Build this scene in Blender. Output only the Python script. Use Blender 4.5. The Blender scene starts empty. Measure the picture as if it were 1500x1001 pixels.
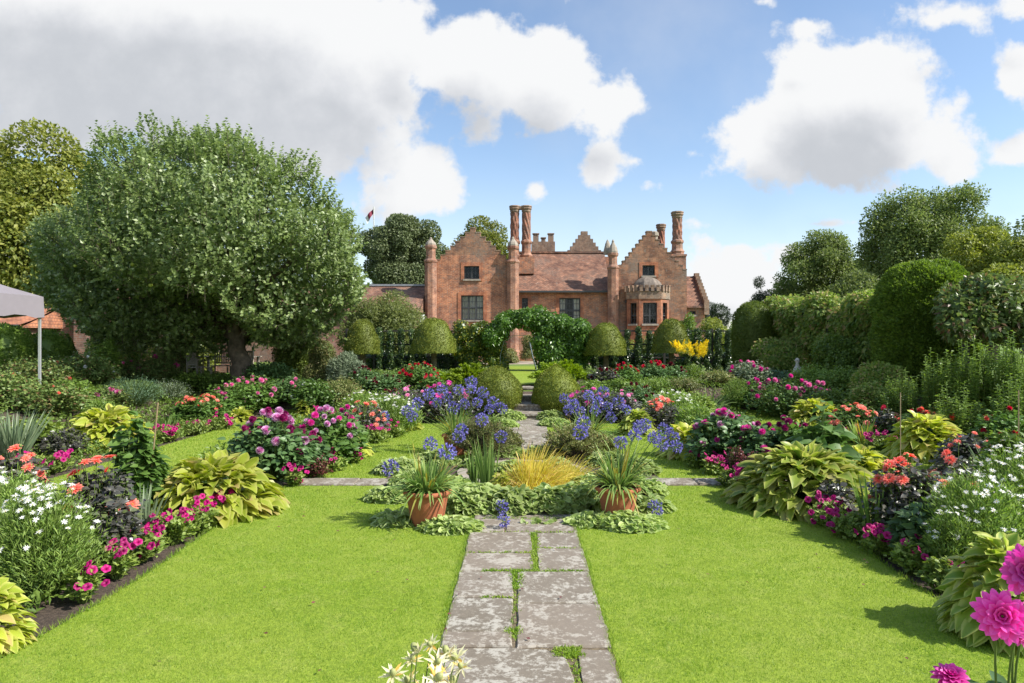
import bpy, math, random
import numpy as np
from mathutils import Matrix, Vector, Euler
R_ = math.radians
SC = bpy.context.scene
COL = SC.collection
# ------------------------------------------------------------------ camera
CAM_H = 1.9
cd = bpy.data.cameras.new('camera'); cam = bpy.data.objects.new('camera', cd); COL.objects.link(cam)
cd.sensor_width = 36; cd.lens = 24.0
cam.location = (0, 0, CAM_H); cam.rotation_euler = (R_(90), 0, 0)
cd.shift_x = -13/1500; cd.shift_y = -1.5/1500
cd.clip_start = 0.05; cd.clip_end = 5000
SC.camera = cam
# ------------------------------------------------------------------ light
SUN = Vector((0.80, -0.27, 0.76)).normalized()
sd = bpy.data.lights.new('sun', 'SUN'); sun = bpy.data.objects.new('sun', sd); COL.objects.link(sun)
sd.energy = 4.4; sd.angle = R_(0.55); sd.color = (1.0, 0.95, 0.87)
sun.rotation_euler = SUN.to_track_quat('Z', 'Y').to_euler()
SC.view_settings.view_transform = 'Standard'; SC.view_settings.look = 'None'
SC.view_settings.exposure = 0.8; SC.view_settings.gamma = 1.0
SC.cycles.max_bounces = 7; SC.cycles.diffuse_bounces = 4; SC.cycles.transparent_max_bounces = 6
SC.cycles.transmission_bounces = 4; SC.cycles.glossy_bounces = 2
SC.cycles.caustics_reflective = False; SC.cycles.caustics_refractive = False
SC.cycles.use_denoising = True

def build_world():
    w = bpy.data.worlds.new('World'); SC.world = w; w.use_nodes = True
    nt = w.node_tree; nt.nodes.clear()
    N = lambda t, **k: _n(nt, t, **k)
    def _n(nt, t, **k):
        n = nt.nodes.new(t)
        for a, b in k.items(): setattr(n, a, b)
        return n
    # cloud density as a group, in sky coordinates (tan of azimuth, tan of elevation)
    gr = bpy.data.node_groups.new('cloud density', 'ShaderNodeTree')
    gr.interface.new_socket('P', in_out='INPUT', socket_type='NodeSocketVector')
    gr.interface.new_socket('D', in_out='OUTPUT', socket_type='NodeSocketFloat')
    gr.interface.new_socket('S', in_out='OUTPUT', socket_type='NodeSocketFloat')
    gi = gr.nodes.new('NodeGroupInput'); go = gr.nodes.new('NodeGroupOutput')
    L = gr.links.new
    def vm(op, a, b=None):
        n = gr.nodes.new('ShaderNodeVectorMath'); n.operation = op
        for i, s in enumerate((a, b)):
            if s is None: continue
            if isinstance(s, tuple): n.inputs[i].default_value = s
            else: L(s, n.inputs[i])
        return n
    def mm(op, a, b=None, c=None, clamp=False):
        n = gr.nodes.new('ShaderNodeMath'); n.operation = op; n.use_clamp = clamp
        for i, s in enumerate((a, b, c)):
            if s is None: continue
            if isinstance(s, (int, float)): n.inputs[i].default_value = s
            else: L(s, n.inputs[i])
        return n.outputs[0]
    P = gi.outputs[0]
    ns = gr.nodes.new('ShaderNodeTexNoise'); ns.inputs['Scale'].default_value = 4.5; ns.inputs['Detail'].default_value = 6; ns.inputs['Roughness'].default_value = .55
    L(P, ns.inputs['Vector'])
    nd = gr.nodes.new('ShaderNodeTexNoise'); nd.inputs['Scale'].default_value = 13; nd.inputs['Detail'].default_value = 9; nd.inputs['Roughness'].default_value = .6
    L(P, nd.inputs['Vector'])
    acc = None
    blobs = [(60,40,330,150),(300,60,260,150),(480,130,170,150),(600,60,80,90),(690,90,130,90),(800,110,110,85),(890,150,75,60),(350,190,230,70),(100,170,200,60),
             (610,272,95,55),(700,130,60,90),(885,230,32,42),(560,230,70,60),(930,235,35,22),
             (1260,150,165,105),(1140,205,125,80),(1370,190,80,85),(1200,240,170,48),(1015,225,34,24),(1320,110,90,70),(1300,220,120,55),
             (1495,110,48,45),(1500,222,75,26),(1390,22,75,32),(1490,10,60,25),(1180,40,40,20),(840,2,30,12),(1115,3,20,10),(785,280,19,17),(955,270,22,14),
             (1090,392,100,48),(1150,378,60,34),(1040,430,80,45),(1110,440,90,40),(30,330,80,60),(-300,250,250,250),(1750,200,120,120),(1180,328,110,7),(1700,420,200,40)]
    for cx, cy, rx, ry in blobs:
        c = ((cx-763)/1000, (499-cy)/1000, 0); ir = (1000/rx, 1000/ry, 0)
        a = vm('SUBTRACT', P, c); b = vm('MULTIPLY', a.outputs[0], ir); l = vm('LENGTH', b.outputs[0])
        o = mm('MULTIPLY_ADD', l.outputs['Value'], -min(rx, ry*1.4)/62.0-.25, min(rx, ry*1.4)/62.0+.25)
        acc = o if acc is None else mm('SMOOTH_MAX', acc, o, .35)
    acc = mm('MINIMUM', acc, 1.7)
    n1 = mm('MULTIPLY_ADD', ns.outputs[0], 4.2, -2.15)
    n2 = mm('MULTIPLY_ADD', nd.outputs[0], 2.6, -1.35)
    d = mm('ADD', mm('ADD', acc, n1), n2)
    L(d, go.inputs[0])
    L(mm('ADD', mm('ADD', acc, mm('MULTIPLY', n1, .55)), mm('MULTIPLY', n2, .55)), go.inputs[1])
    tc = N('ShaderNodeTexCoord'); sp = N('ShaderNodeSeparateXYZ'); nt.links.new(tc.outputs['Generated'], sp.inputs[0])
    def M(op, a, b=None, c=None, clamp=False):
        n = N('ShaderNodeMath', operation=op, use_clamp=clamp)
        for i, s in enumerate((a, b, c)):
            if s is None: continue
            if isinstance(s, (int, float)): n.inputs[i].default_value = s
            else: nt.links.new(s, n.inputs[i])
        return n.outputs[0]
    ay = M('MAXIMUM', M('ABSOLUTE', sp.outputs[1]), 0.12)
    u = M('DIVIDE', sp.outputs[0], ay); v = M('DIVIDE', sp.outputs[2], ay)
    cb = N('ShaderNodeCombineXYZ'); nt.links.new(u, cb.inputs[0]); nt.links.new(v, cb.inputs[1])
    g1 = N('ShaderNodeGroup', node_tree=gr); nt.links.new(cb.outputs[0], g1.inputs[0])
    of = N('ShaderNodeVectorMath', operation='ADD'); nt.links.new(cb.outputs[0], of.inputs[0]); of.inputs[1].default_value = (.02, .085, 0)
    g2 = N('ShaderNodeGroup', node_tree=gr); nt.links.new(of.outputs[0], g2.inputs[0])
    def sstep(x, a, b):
        n = N('ShaderNodeMapRange', interpolation_type='SMOOTHSTEP'); nt.links.new(x, n.inputs[0]); n.inputs[1].default_value = a; n.inputs[2].default_value = b
        return n.outputs[0]
    cover = sstep(g1.outputs[0], -.12, .5)
    # thin veil of cirrus
    nv = N('ShaderNodeTexNoise'); nv.inputs['Scale'].default_value = 2.3; nv.inputs['Detail'].default_value = 7; nt.links.new(cb.outputs[0], nv.inputs['Vector'])
    veil = M('MULTIPLY', sstep(nv.outputs[0], .42, .75), .38)
    hz = M('MULTIPLY', sstep(v, .30, -.02), .45)
    cover = M('MAXIMUM', M('MAXIMUM', cover, veil), hz)
    shade = sstep(g2.outputs[1], .15, 2.1)
    cr = N('ShaderNodeValToRGB'); nt.links.new(shade, cr.inputs[0])
    e = cr.color_ramp.elements; e[0].color = (.54, .545, .55, 1); e[1].color = (.34, .355, .38, 1)
    e2 = cr.color_ramp.elements.new(.45); e2.color = (.44, .45, .47, 1)
    sky = N('ShaderNodeTexSky', sky_type='NISHITA', sun_disc=False)
    sky.sun_elevation = math.asin(SUN.z); sky.sun_rotation = math.atan2(SUN.x, SUN.y)
    sky.air_density = 1.0; sky.dust_density = .6; sky.ozone_density = 1.2
    bg = N('ShaderNodeBackground'); nt.links.new(sky.outputs[0], bg.inputs[0]); bg.inputs[1].default_value = .122
    bc = N('ShaderNodeBackground'); nt.links.new(cr.outputs[0], bc.inputs[0]); bc.inputs[1].default_value = 1.0
    mx = N('ShaderNodeMixShader'); nt.links.new(cover, mx.inputs[0]); nt.links.new(bg.outputs[0], mx.inputs[1]); nt.links.new(bc.outputs[0], mx.inputs[2])
    out = N('ShaderNodeOutputWorld'); nt.links.new(mx.outputs[0], out.inputs[0])
    w.cycles.sampling_method = 'MANUAL'; w.cycles.sample_map_resolution = 512
build_world()

# ------------------------------------------------------------------ materials
MAT = {}
def mat(name):
    m = bpy.data.materials.new(name); m.use_nodes = True; MAT[name] = m
    nt = m.node_tree; bs = nt.nodes['Principled BSDF']; return m, nt, bs
def ramp(nt, fac, stops):
    r = nt.nodes.new('ShaderNodeValToRGB'); el = r.color_ramp.elements
    while len(el) > 1: el.remove(el[-1])
    el[0].position = stops[0][0]; el[0].color = (*stops[0][1], 1)
    for p, c in stops[1:]:
        e = el.new(p); e.color = (*c, 1)
    nt.links.new(fac, r.inputs[0]); return r.outputs[0]
def mixc(nt, f, a, b, mode='MIX'):
    n = nt.nodes.new('ShaderNodeMix'); n.data_type = 'RGBA'; n.blend_type = mode
    for i, s in ((0, f), (6, a), (7, b)):
        if isinstance(s, (int, float)): n.inputs[i].default_value = s
        elif isinstance(s, tuple): n.inputs[i].default_value = (*s, 1)
        else: nt.links.new(s, n.inputs[i])
    return n.outputs[2]
def noise(nt, scale, detail=4, rough=.55, vec=None, coord='Object'):
    n = nt.nodes.new('ShaderNodeTexNoise'); n.inputs['Scale'].default_value = scale
    n.inputs['Detail'].default_value = detail; n.inputs['Roughness'].default_value = rough
    if vec is None:
        t = nt.nodes.new('ShaderNodeTexCoord'); vec = t.outputs[coord]
    nt.links.new(vec, n.inputs['Vector']); return n.outputs[0]
def rng(nt, x, a, b, c=0, d=1):
    n = nt.nodes.new('ShaderNodeMapRange'); nt.links.new(x, n.inputs[0])
    for i, s in enumerate((a, b, c, d)): n.inputs[i+1].default_value = s
    return n.outputs[0]
def bump(nt, bs, h, strength=.5, dist=.02):
    b = nt.nodes.new('ShaderNodeBump'); b.inputs['Strength'].default_value = strength; b.inputs['Distance'].default_value = dist
    nt.links.new(h, b.inputs['Height']); nt.links.new(b.outputs[0], bs.inputs['Normal'])
def leafmat(name, c0, c1, trans=.3, rough=.45, margin=None, spec=.4, tip=None, c2=None):
    """leaf / petal: colour varies leaf to leaf (attribute rnd), optional margin or tip colour along the leaf's UV"""
    m, nt, bs = mat(name)
    a = nt.nodes.new('ShaderNodeAttribute'); a.attribute_name = 'rnd'
    st = [(0, c0), (1, c1)] if c2 is None else [(0, c0), (.8, c1), (.93, c2)]
    col = ramp(nt, a.outputs['Fac'], st)
    oi = nt.nodes.new('ShaderNodeObjectInfo')
    if margin or tip:
        uv = nt.nodes.new('ShaderNodeUVMap'); sp = nt.nodes.new('ShaderNodeSeparateXYZ'); nt.links.new(uv.outputs[0], sp.inputs[0])
    if margin:
        ab = nt.nodes.new('ShaderNodeMath'); ab.operation = 'ABSOLUTE'; nt.links.new(sp.outputs[1], ab.inputs[0])
        col = mixc(nt, rng(nt, ab.outputs[0], .45, .8), col, margin)
    if tip:
        col = mixc(nt, rng(nt, sp.outputs[0], .35, 1.0), col, tip)
    hs = nt.nodes.new('ShaderNodeHueSaturation'); nt.links.new(col, hs.inputs['Color'])
    nt.links.new(rng(nt, oi.outputs['Random'], 0, 1, .82, 1.18), hs.inputs['Value']); col = hs.outputs[0]
    nt.links.new(col, bs.inputs['Base Color']); bs.inputs['Roughness'].default_value = rough; bs.inputs['Specular IOR Level'].default_value = spec
    if trans > 0:
        tr = nt.nodes.new('ShaderNodeBsdfTranslucent')
        br = nt.nodes.new('ShaderNodeHueSaturation'); nt.links.new(col, br.inputs['Color']); br.inputs['Value'].default_value = 1.5; br.inputs['Saturation'].default_value = 1.1
        nt.links.new(br.outputs[0], tr.inputs[0])
        mx = nt.nodes.new('ShaderNodeMixShader'); mx.inputs[0].default_value = trans
        nt.links.new(bs.outputs[0], mx.inputs[1]); nt.links.new(tr.outputs[0], mx.inputs[2])
        nt.links.new(mx.outputs[0], nt.nodes['Material Output'].inputs[0])
    return m
def plain(name, c, rough=.6, metal=0, nscale=None, var=.3, bstr=0):
    m, nt, bs = mat(name)
    bs.inputs['Roughness'].default_value = rough; bs.inputs['Metallic'].default_value = metal
    if nscale:
        f = noise(nt, nscale, 6, .6)
        col = ramp(nt, rng(nt, f, .3, .7), [(0, tuple(x*(1-var) for x in c)), (1, tuple(min(1, x*(1+var)) for x in c))])
        nt.links.new(col, bs.inputs['Base Color'])
        if bstr: bump(nt, bs, f, bstr, .02)
    else: bs.inputs['Base Color'].default_value = (*c, 1)
    return m
# greens
leafmat('apple leaf', (.09,.14,.04), (.23,.30,.10), .34, .40, c2=(.38,.44,.25), spec=.45)
leafmat('oak leaf', (.085,.12,.045), (.19,.23,.10), .2, .5)
leafmat('chestnut leaf', (.12,.16,.03), (.27,.28,.055), .35, .5)
leafmat('far leaf', (.11,.165,.045), (.23,.28,.085), .38, .5)
leafmat('pale far leaf', (.17,.22,.035), (.32,.35,.07), .35, .5)
leafmat('pine leaf', (.03,.055,.025), (.055,.08,.035), .1, .6)
leafmat('willow leaf', (.13,.17,.05), (.24,.27,.08), .35, .5)
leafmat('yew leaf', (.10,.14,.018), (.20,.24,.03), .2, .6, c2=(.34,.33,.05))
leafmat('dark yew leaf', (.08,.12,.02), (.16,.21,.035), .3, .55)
leafmat('bright yew leaf', (.08,.135,.022), (.21,.30,.045), .32, .55)
leafmat('ivy leaf', (.035,.07,.022), (.07,.12,.035), .12, .3, spec=.6, c2=(.16,.22,.05))
leafmat('arch ivy leaf', (.07,.15,.025), (.14,.25,.04), .3, .35, spec=.5)
leafmat('gold ivy leaf', (.05,.10,.02), (.14,.18,.03), .2, .35, c2=(.38,.34,.04))
leafmat('vine leaf', (.13,.23,.04), (.32,.38,.09), .38, .5, c2=(.42,.32,.15))
leafmat('juniper leaf', (.15,.24,.015), (.32,.42,.03), .3, .5)
leafmat('olive twig leaf', (.13,.16,.05), (.22,.24,.075), .25, .5, c2=(.28,.22,.10))
leafmat('dahlia leaf', (.07,.14,.045), (.13,.22,.075), .25, .42)
leafmat('light dahlia leaf', (.075,.15,.03), (.14,.24,.05), .3, .42)
leafmat('purple leaf', (.045,.045,.035), (.13,.125,.105), .15, .3, spec=.6, c2=(.13,.17,.05))
leafmat('feather leaf', (.13,.23,.04), (.29,.40,.08), .35, .5)
leafmat('grey leaf', (.13,.18,.10), (.25,.30,.19), .25, .6)
leafmat('blue green leaf', (.07,.14,.07), (.13,.22,.11), .25, .5)
leafmat('petunia leaf', (.13,.21,.035), (.27,.34,.07), .3, .5)
leafmat('hosta leaf', (.16,.25,.04), (.32,.40,.06), .38, .38, margin=(.46,.48,.13), c2=(.40,.38,.14))
leafmat('gold hosta leaf', (.25,.33,.035), (.42,.47,.06), .4, .38, margin=(.48,.49,.12), c2=(.46,.36,.14))
leafmat('rose leaf', (.10,.17,.045), (.22,.29,.08), .28, .42, c2=(.20,.12,.06))
leafmat('green leaf', (.11,.19,.03), (.22,.32,.06), .32, .45)
leafmat('strap leaf', (.12,.22,.045), (.28,.38,.12), .3, .38, c2=(.40,.32,.06))
leafmat('iris leaf', (.11,.20,.045), (.20,.29,.08), .35, .4)
leafmat('silver strap leaf', (.14,.20,.11), (.24,.30,.17), .25, .45)
leafmat('gold grass leaf', (.42,.38,.05), (.66,.56,.13), .35, .45, c2=(.55,.36,.14))
leafmat('mantle leaf', (.19,.29,.06), (.38,.46,.14), .34, .5, margin=(.42,.50,.2))
leafmat('big leaf', (.09,.17,.04), (.13,.22,.06), .32, .5)
leafmat('stem green', (.09,.15,.03), (.16,.22,.05), 0, .5)
def lawnblade():
    m = leafmat('lawn blade', (.105,.215,.016), (.30,.42,.05), .36, .5); nt = m.node_tree
    rp = [n for n in nt.nodes if n.type == 'VALTORGB'][0]; hs = [n for n in nt.nodes if n.type == 'HUE_SAT'][0]
    f = rng(nt, noise(nt, 1.6, 6, .7), .42, .62, 0, .55); f2 = rng(nt, noise(nt, 7, 4, .7), .50, .68, 0, .6)
    c = mixc(nt, f, rp.outputs[0], (.34,.40,.075)); c = mixc(nt, f2, c, (.09,.20,.012)); nt.links.new(c, hs.inputs['Color'])
lawnblade()
# petals
leafmat('purple petal', (.42,.07,.28), (.60,.18,.44), .3, .5, tip=(.82,.58,.76))
leafmat('pink petal', (.62,.08,.30), (.75,.17,.42), .3, .5, tip=(.82,.36,.58))
leafmat('magenta petal', (.55,.015,.24), (.72,.05,.36), .3, .5, tip=(.72,.10,.42))
leafmat('dark magenta petal', (.22,.01,.09), (.40,.02,.17), .25, .5)
leafmat('petunia petal', (.34,.002,.10), (.52,.006,.20), .3, .55)
leafmat('dark petunia petal', (.20,.002,.07), (.38,.006,.14), .25, .55)
leafmat('hot pink petal', (.50,.006,.22), (.70,.02,.36), .35, .45, tip=(.85,.14,.55))
leafmat('crimson petal', (.42,.006,.03), (.65,.012,.06), .25, .5)
leafmat('maroon petal', (.09,.004,.015), (.22,.006,.03), .15, .5)
leafmat('coral petal', (.80,.09,.06), (.85,.17,.12), .35, .5, tip=(.88,.32,.24))
leafmat('salmon petal', (.80,.20,.14), (.85,.32,.24), .35, .5)
leafmat('white petal', (.75,.75,.72), (.85,.85,.83), .25, .5)
leafmat('agapanthus petal', (.13,.12,.42), (.30,.27,.62), .25, .5)
leafmat('yellow petal', (.72,.56,.015), (.82,.68,.03), .3, .5)
leafmat('thistle bract', (.62,.58,.36), (.82,.78,.55), .3, .5, c2=(.72,.48,.12))
leafmat('dark red leaf', (.10,.025,.03), (.22,.06,.06), .15, .4, c2=(.16,.15,.05))
plain('flower centre', (.30,.16,.03), .8, 0, 60, .5)
plain('yellow centre', (.65,.40,.03), .8, 0, 60, .3)
plain('thistle cone', (.30,.32,.12), .7, 0, 200, .5)
plain('apple skin', (.32,.38,.06), .35, 0, 9, .3)
plain('bark', (.11,.085,.06), .9, 0, 7, .6, 1.0)
plain('branch', (.09,.075,.055), .9, 0, 12, .4, .5)
plain('dark post', (.025,.022,.02), .7, 0, 20, .3)
plain('cane', (.27,.20,.11), .7, 0, 30, .25)
plain('weathered wood', (.36,.31,.24), .85, 0, 14, .35, .3)
plain('terracotta', (.36,.115,.052), .8, 0, 8, .22, .25)
plain('potting soil', (.05,.035,.025), .95, 0, 40, .5, .8)
plain('stone', (.30,.26,.21), .9, 0, 6, .3, .4)
plain('statue stone', (.62,.58,.50), .8, 0, 12, .2, .3)
plain('canvas', (.22,.20,.22), .85, 0, 3, .06)
plain('steel tube', (.65,.66,.68), .35, .6)
plain('frame paint', (.045,.047,.05), .5)
plain('curtain', (.8,.77,.68), .9, 0, 20, .15)
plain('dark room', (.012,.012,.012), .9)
plain('dome brick', (.17,.14,.115), .9, 0, 5, .4, .4)
plain('joint sand', (.15,.115,.07), .95, 0, 40, .5, .8)
plain('lead', (.30,.32,.34), .55, .3, 5, .2)
plain('render white', (.6,.6,.58), .8)
plain('pipe metal', (.25,.30,.33), .4, .7)
m, nt, bs = mat('glass')
gl = nt.nodes.new('ShaderNodeBsdfGlossy'); gl.inputs['Roughness'].default_value = .03; gl.inputs[0].default_value = (.8,.85,.9,1)
tp = nt.nodes.new('ShaderNodeBsdfTransparent'); mx = nt.nodes.new('ShaderNodeMixShader'); fr = nt.nodes.new('ShaderNodeFresnel'); fr.inputs[0].default_value = 1.4
nt.links.new(fr.outputs[0], mx.inputs[0]); nt.links.new(tp.outputs[0], mx.inputs[1]); nt.links.new(gl.outputs[0], mx.inputs[2]); nt.links.new(mx.outputs[0], nt.nodes['Material Output'].inputs[0])

def brickmat(name, c1, c2, mortar, sx=.225, sy=.075, ms=.012, grey=(.30,.27,.23), greyamt=.5, greyscale=.55, bstr=.6):
    m, nt, bs = mat(name)
    uv = nt.nodes.new('ShaderNodeUVMap')
    br = nt.nodes.new('ShaderNodeTexBrick'); nt.links.new(uv.outputs[0], br.inputs['Vector'])
    br.inputs['Scale'].default_value = 1; br.inputs['Brick Width'].default_value = sx; br.inputs['Row Height'].default_value = sy
    br.inputs['Mortar Size'].default_value = ms; br.inputs['Mortar Smooth'].default_value = .3; br.inputs['Bias'].default_value = -.1
    br.inputs['Color1'].default_value = (*c1, 1); br.inputs['Color2'].default_value = (*c2, 1); br.inputs['Mortar'].default_value = (*mortar, 1)
    n1 = noise(nt, greyscale, 6, .65); n2 = noise(nt, 9, 5, .7)
    ad = nt.nodes.new('ShaderNodeMath'); ad.operation = 'MULTIPLY_ADD'; nt.links.new(n2, ad.inputs[0]); ad.inputs[1].default_value = .8; nt.links.new(n1, ad.inputs[2])
    ns5 = noise(nt, 4.5, 3, .8); g0 = rng(nt, ad.outputs[0], .88, 1.12, 0, greyamt); mxx = nt.nodes.new('ShaderNodeMath'); mxx.operation = 'MAXIMUM'; nt.links.new(g0, mxx.inputs[0]); nt.links.new(rng(nt, ns5, .57, .66, 0, min(1, greyamt*1.2)), mxx.inputs[1]); g = mxx.outputs[0]
    n3 = noise(nt, 2.2, 7, .7)
    col = mixc(nt, rng(nt, n3, .38, .60), mixc(nt, 1.0, br.outputs['Color'], (1.2,1.15,1.05), 'MULTIPLY'), mixc(nt, 1.0, br.outputs['Color'], (.55,.48,.46), 'MULTIPLY'))
    col = mixc(nt, g, col, grey)
    nt.links.new(col, bs.inputs['Base Color']); bs.inputs['Roughness'].default_value = .9
    iv = nt.nodes.new('ShaderNodeMath'); iv.operation = 'MULTIPLY_ADD'; nt.links.new(br.outputs['Fac'], iv.inputs[0]); iv.inputs[1].default_value = -1; nt.links.new(n2, iv.inputs[2])
    bump(nt, bs, iv.outputs[0], bstr, .015)
    return m
brickmat('brick', (.52,.195,.095), (.29,.10,.06), (.44,.34,.25), greyamt=.6, grey=(.26,.22,.18))
brickmat('lichen and shade brick', (.39,.185,.105), (.22,.11,.07), (.24,.19,.15), greyamt=.7, grey=(.25,.22,.18))
brickmat('trim brick', (.46,.17,.085), (.36,.125,.065), (.36,.2,.13), greyamt=.25)
brickmat('stone brick', (.30,.19,.13), (.22,.14,.10), (.30,.24,.19), greyamt=.7, grey=(.30,.27,.22))
brickmat('turret brick', (.40,.18,.11), (.28,.12,.08), (.36,.28,.22), greyamt=.35)
brickmat('garden wall brick', (.30,.15,.12), (.22,.11,.09), (.26,.2,.17), greyamt=.6, grey=(.24,.2,.18))
brickmat('roof tile', (.32,.165,.11), (.17,.09,.065), (.09,.055,.045), sx=.17, sy=.115, ms=.010, greyamt=.4, grey=(.30,.25,.20), bstr=1.0)
brickmat('orange roof tile', (.50,.22,.12), (.40,.16,.09), (.2,.09,.06), sx=.17, sy=.115, ms=.010, greyamt=.2)
# paving
m, nt, bs = mat('paving stone')
n0 = noise(nt, 1.3, 3); n1 = noise(nt, 5.5, 10, .76); n2 = noise(nt, 22, 6, .7); n3 = noise(nt, .7, 3)
base = ramp(nt, rng(nt, n2, .3, .7), [(0, (.10,.085,.062)), (1, (.22,.185,.135))])
base = mixc(nt, rng(nt, n0, .35, .65), base, (.17,.145,.11))
a1 = nt.nodes.new('ShaderNodeMath'); a1.operation = 'MULTIPLY_ADD'; nt.links.new(n2, a1.inputs[0]); a1.inputs[1].default_value = .35; nt.links.new(n1, a1.inputs[2])
base = mixc(nt, rng(nt, a1.outputs[0], .675, .76, 0, .7), base, (.47,.45,.385))
at = nt.nodes.new('ShaderNodeAttribute'); at.attribute_name = 'rnd'
base = mixc(nt, rng(nt, at.outputs['Fac'], 0, 1, 0, .35), base, (.30,.24,.19))
nt.links.new(base, bs.inputs['Base Color']); bs.inputs['Roughness'].default_value = .9; bump(nt, bs, n2, .5, .01)
# lawn and soil
m, nt, bs = mat('lawn')
n1 = noise(nt, .9, 4); n2 = noise(nt, 45, 4, .7); n3 = noise(nt, 6, 5)
c = ramp(nt, rng(nt, n2, .3, .7), [(0, (.09,.16,.012)), (1, (.28,.37,.035))])
c = mixc(nt, rng(nt, n1, .35, .7, 0, .5), c, (.28,.34,.05)); c = mixc(nt, rng(nt, n3, .5, .75, 0, .35), c, (.36,.38,.10))
nt.links.new(c, bs.inputs['Base Color']); bs.inputs['Roughness'].default_value = .85; bs.inputs['Specular IOR Level'].default_value = .2; bump(nt, bs, n2, .6, .02)
m, nt, bs = mat('soil')
n1 = noise(nt, 30, 8, .75); n2 = noise(nt, 3, 4)
c = ramp(nt, rng(nt, n1, .3, .72), [(0, (.03,.02,.014)), (.6, (.11,.078,.055)), (1, (.30,.23,.17))])
nt.links.new(c, bs.inputs['Base Color']); bs.inputs['Roughness'].default_value = .95; bump(nt, bs, n1, 1.0, .05)
m, nt, bs = mat('far ground')
n1 = noise(nt, .15, 5); n2 = noise(nt, 12, 5, .7)
c = ramp(nt, rng(nt, n2, .3, .7), [(0, (.07,.13,.015)), (1, (.16,.24,.03))])
c = mixc(nt, rng(nt, n1, .4, .65, 0, .5), c, (.14,.20,.04))
nt.links.new(c, bs.inputs['Base Color']); bs.inputs['Roughness'].default_value = .9
m, nt, bs = mat('water'); bs.inputs['Base Color'].default_value = (.015,.02,.012,1); bs.inputs['Roughness'].default_value = .05
m, nt, bs = mat('gravel')
n1 = noise(nt, 40, 5, .8); nt.links.new(ramp(nt, rng(nt, n1, .3, .7), [(0, (.25,.2,.15)), (1, (.45,.38,.30))]), bs.inputs['Base Color']); bs.inputs['Roughness'].default_value = .95

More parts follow.
